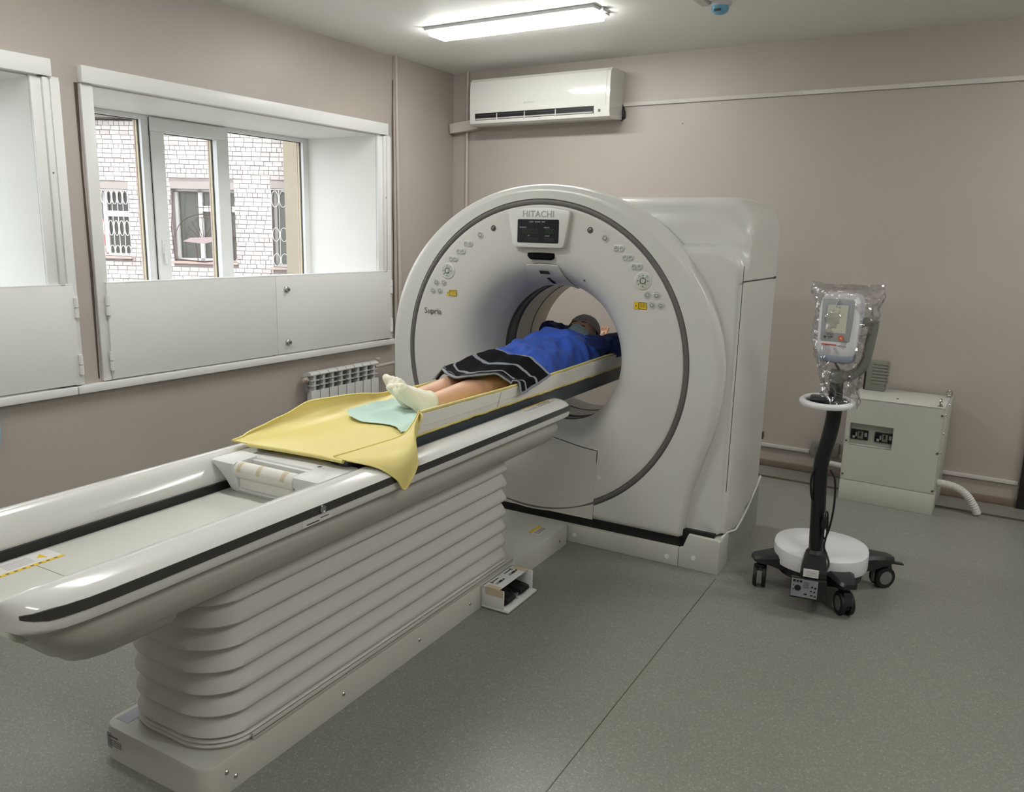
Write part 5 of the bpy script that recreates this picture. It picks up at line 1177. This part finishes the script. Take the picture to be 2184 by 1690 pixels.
# bouffant cap
t_ = bmesh.new(); bmesh.ops.create_uvsphere(t_, u_segments=64, v_segments=40, radius=1)
for v in t_.verts:
    c = v.co.copy(); k = 1 + .05 * noise.noise(c * 5) + .03 * noise.noise(c * 12)
    v.co = Vector((HC.x + c.x * .090 * k, HC.y + .042 + c.y * .100 * k, HC.z - .004 + c.z * .099 * k))
rm = [v for v in t_.verts if v.co.y < HC.y + .030 - .40 * (HC.z + .02 - v.co.z if v.co.z < HC.z + .02 else 0)]
bmesh.ops.delete(t_, geom=rm, context='VERTS')
mb = MB(); mb._merge(t_, HTX); obj('bouffant_cap', mb, 'cap', per, 70)
b = MB(); b.tube([(HC.x + .078 * math.cos(a), HC.y + .033, HC.z + .004 + .086 * math.sin(a)) for a in [PI * k / 20 for k in range(21)]], .0032, 6); b.bm.transform(HTX); obj('cap_band', b, 'cap', per)
b = MB()
for k in range(9): b.tube(sp([(HC.x + .06 - .005 * k, HC.y + .01, HC.z - .03), (HC.x + .078 - .003 * k, HC.y - .03 - .003 * k, HC.z - .05), (HC.x + .07 - .004 * k, HC.y - .075, HC.z - .08)], 5), [.007] * 11, 6)
b.bm.transform(HTX); obj('hair', b, 'hair', per, 70)
# socks
segs = []
for sx, foot_x in ((-1, -.075), (1, .030)):
    heel, ball_, tip = [Vector(q) for q in FEET[sx]]
    f_ = (tip - heel).normalized(); nrm_ = Vector((-.15, -.8, -.5)); sd = f_.cross(nrm_).normalized(); sd = sd if sd.x > 0 else -sd
    an = Vector((foot_x, -.978, .884))
    segs.append(([an, heel], [.0395, .035])); segs.append(([an, ball_], [.039, .031])); segs.append(([heel, ball_], [.032, .032]))
    mid = heel.lerp(ball_, .6)
    segs.append(([heel, mid + sd * .014, ball_ + sd * .026], [.032, .030, .0235])); segs.append(([heel, mid - sd * .010, ball_ - sd * .024], [.032, .029, .0235]))
    for k in range(5):
        off = (-.038 + .0185 * k); L_ = (.036, .034, .030, .024, .016)[k]
        p0 = ball_ + sd * off * .95; segs.append(([p0, p0 + f_ * L_ + sd * off * .12 - nrm_ * .004], [.019, (.0165 if k == 0 else .0115)]))
sk = capsules(segs, (), .0032, 3); so = obj('socks', sk, 'sock', per, 0); so.data.polygons.foreach_set('use_smooth', [True] * len(so.data.polygons))
b = MB()
for fx in (-.075, .030): b.tube([(fx + .0375 * math.cos(a), -.964, .882 + .0395 * math.sin(a)) for a in [2 * PI * k / 24 for k in range(24)]], .003, 6, closed=True)
obj('sock_cuff', b, 'sock', so)
# gown
def gz(x, y):
    def prof(y):
        P = ((-.45, .185, .955), (-.30, .19, .975), (-.18, .193, 1.008), (-.08, .195, 1.022), (.02, .190, 1.030), (.12, .188, 1.048), (.24, .192, 1.062), (.33, .197, 1.050), (.40, .180, 1.018), (.46, .13, .985), (.50, .09, .965))
        for (a, wa, za), (c, wc, zc_) in zip(P[:-1], P[1:]):
            if y <= c: s_ = (y - a) / (c - a); return wa + (wc - wa) * s_, za + (zc_ - za) * s_
        return P[-1][1:]
    return prof(y)
def gownf(u, v):
    y = -.42 + .92 * v; w_, zt_ = gz(0, y); a = PI * (1 - u) ; c, s_ = math.cos(a), math.sin(a)
    cc_ = abs(c) ** .8 * (1 if c > 0 else -1); ss = s_ ** .75
    x = w_ * cc_; z = ZB - .004 + (zt_ - ZB) * ss
    f_ = nz(x * 7 + y * 3, y * 9, 1) * .018 + (.4 - abs(nz(x * 9 + y * 7, y * 10 - x * 6, 4)) * 2) * .014 + nz(x * 22 + y * 16, y * 19 - x * 10, 4) * .008
    f_ += .007 * math.sin((x * 1.2 + y) * 38 + 3 * nz(x * 5, y * 5, 9)) * (.4 + .6 * abs(nz(x * 4, y * 4, 2)))
    f_ += -.012 * math.exp(-((y - .10 - .35 * x) / .014) ** 2) + .008 * math.exp(-((y - .13 - .35 * x) / .02) ** 2)
    return (x + f_ * c, y, z + f_ * s_)
b = MB(); b.sheet(gownf, 70, 110, .002); gw = obj('gown', b, 'gown', per, 80)
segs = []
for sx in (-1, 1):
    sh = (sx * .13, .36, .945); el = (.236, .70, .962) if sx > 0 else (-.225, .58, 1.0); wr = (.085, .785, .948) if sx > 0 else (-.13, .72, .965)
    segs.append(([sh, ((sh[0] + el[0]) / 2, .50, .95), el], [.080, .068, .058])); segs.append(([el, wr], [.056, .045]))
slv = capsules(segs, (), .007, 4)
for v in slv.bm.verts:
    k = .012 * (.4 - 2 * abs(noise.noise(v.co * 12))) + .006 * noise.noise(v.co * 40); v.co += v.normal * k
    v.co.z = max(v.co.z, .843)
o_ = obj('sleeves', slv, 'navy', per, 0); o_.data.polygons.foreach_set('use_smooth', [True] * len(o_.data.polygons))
# head rest cushion
b = MB(); b.box(-.12, .12, .50, .72, .846, .885, .016, 3); o = place(obj('head_cushion', b, 'navy')); tag(o, 'dark blue head cushion under the patient inside the bore', 'cushion')

# towel with black and grey stripes over the thighs
def towelf(u, v):
    xs = -.225 + .505 * u
    yn = -.60 - .135 * math.exp(-((u - .42) / .24) ** 2) + (.02 * (1 - u) if u < .2 else 0) 
    yf = -.09 - .24 * u - .06 * math.sin(PI * u)
    y = yn + (yf - yn) * v; x = xs
    base_ = .934 + .052 * max(0, min(1, (y + .75) / .42))           # knees to thighs
    ax = max(0, abs(xs) - .13); z = base_ - ax ** 1.35 * 1.9 - .006 * math.exp(-(xs / .03) ** 2)
    if xs > .17:
        s_ = (xs - .17) / .11; zt_ = base_ - .04 ** 1.35 * 1.9
        x = .17 + .078 * min(1, s_ * 1.1); z = zt_ + (.865 + .045 * v - zt_) * s_ ** 1.2
        over = wall_h(y) + .832 + .012
        if x < .238: z = max(z, over - max(0, x - .228) * 1.0 if x > .2 else min(over, z + 1) if x > .205 else z)
    if xs < -.18: z = max(z, .888 + .03 * v)
    z += .007 * math.sin(v * 15 + 2.5 * u) * (1 - v) * (1 - .5 * u) + .005 * nz(x * 9, y * 11, 6)
    return (x + (.002 if x > .23 else 0), y, z + .006)
def towel_mat():
    m = bpy.data.materials.new('striped_towel'); m.use_nodes = True; nt = m.node_tree; p = nt.nodes['Principled BSDF']; p.inputs['Roughness'].default_value = .9; p.inputs['Specular IOR Level'].default_value = .15
    tc = nt.nodes.new('ShaderNodeTexCoord'); sx = nt.nodes.new('ShaderNodeSeparateXYZ'); nt.links.new(tc.outputs['UV'], sx.inputs[0])
    n = nt.nodes.new('ShaderNodeTexNoise'); n.inputs['Scale'].default_value = 3.5; nt.links.new(tc.outputs['UV'], n.inputs['Vector'])
    def math_(op, a, b=None, v=None):
        q = nt.nodes.new('ShaderNodeMath'); q.operation = op
        for i, s_ in enumerate((a, b)):
            if s_ is None: continue
            if isinstance(s_, (int, float)): q.inputs[i].default_value = s_
            else: nt.links.new(s_, q.inputs[i])
        return q.outputs[0]
    wob = math_('MULTIPLY', math_('SUBTRACT', n.outputs['Fac'], .5), .26)
    vv = math_('ADD', sx.outputs['Y'], wob)
    out = None
    def band(val, c, w_): return math_('LESS_THAN', math_('ABSOLUTE', math_('SUBTRACT', val, c)), w_)
    parts = [band(vv, .54, .042), band(vv, .20, .026), math_('GREATER_THAN', sx.outputs['Y'], .94), math_('LESS_THAN', sx.outputs['Y'], .03), math_('GREATER_THAN', sx.outputs['X'], .968), math_('LESS_THAN', sx.outputs['X'], .05)]
    acc = parts[0]
    for q in parts[1:]: acc = math_('MAXIMUM', acc, q)
    mx = nt.nodes.new('ShaderNodeMix'); mx.data_type = 'RGBA'; mx.inputs['A'].default_value = srgb(14, 14, 17); mx.inputs['B'].default_value = srgb(142, 146, 154); nt.links.new(acc, mx.inputs['Factor']); nt.links.new(mx.outputs['Result'], p.inputs['Base Color'])
    n3 = nt.nodes.new('ShaderNodeTexNoise'); n3.inputs['Scale'].default_value = 300; nt.links.new(tc.outputs['Object'], n3.inputs['Vector']); bp = nt.nodes.new('ShaderNodeBump'); bp.inputs['Strength'].default_value = .5; bp.inputs['Distance'].default_value = .002; nt.links.new(n3.outputs['Fac'], bp.inputs['Height']); nt.links.new(bp.outputs[0], p.inputs['Normal'])
    return m
b = MB(); b.sheet(towelf, 60, 40, .005); o = place(obj('striped_towel', b, towel_mat(), None, 70)); tag(o, 'black towel with wavy grey stripes across the patient thighs', 'towel')
b = MB(); b.tube([Vector(towelf(k / 40, .0)) + Vector((0, .02, -.004 + .003 * math.sin(k))) for k in range(1, 37)], .010, 8); obj('folded_hem', b, 'black', o, 70)
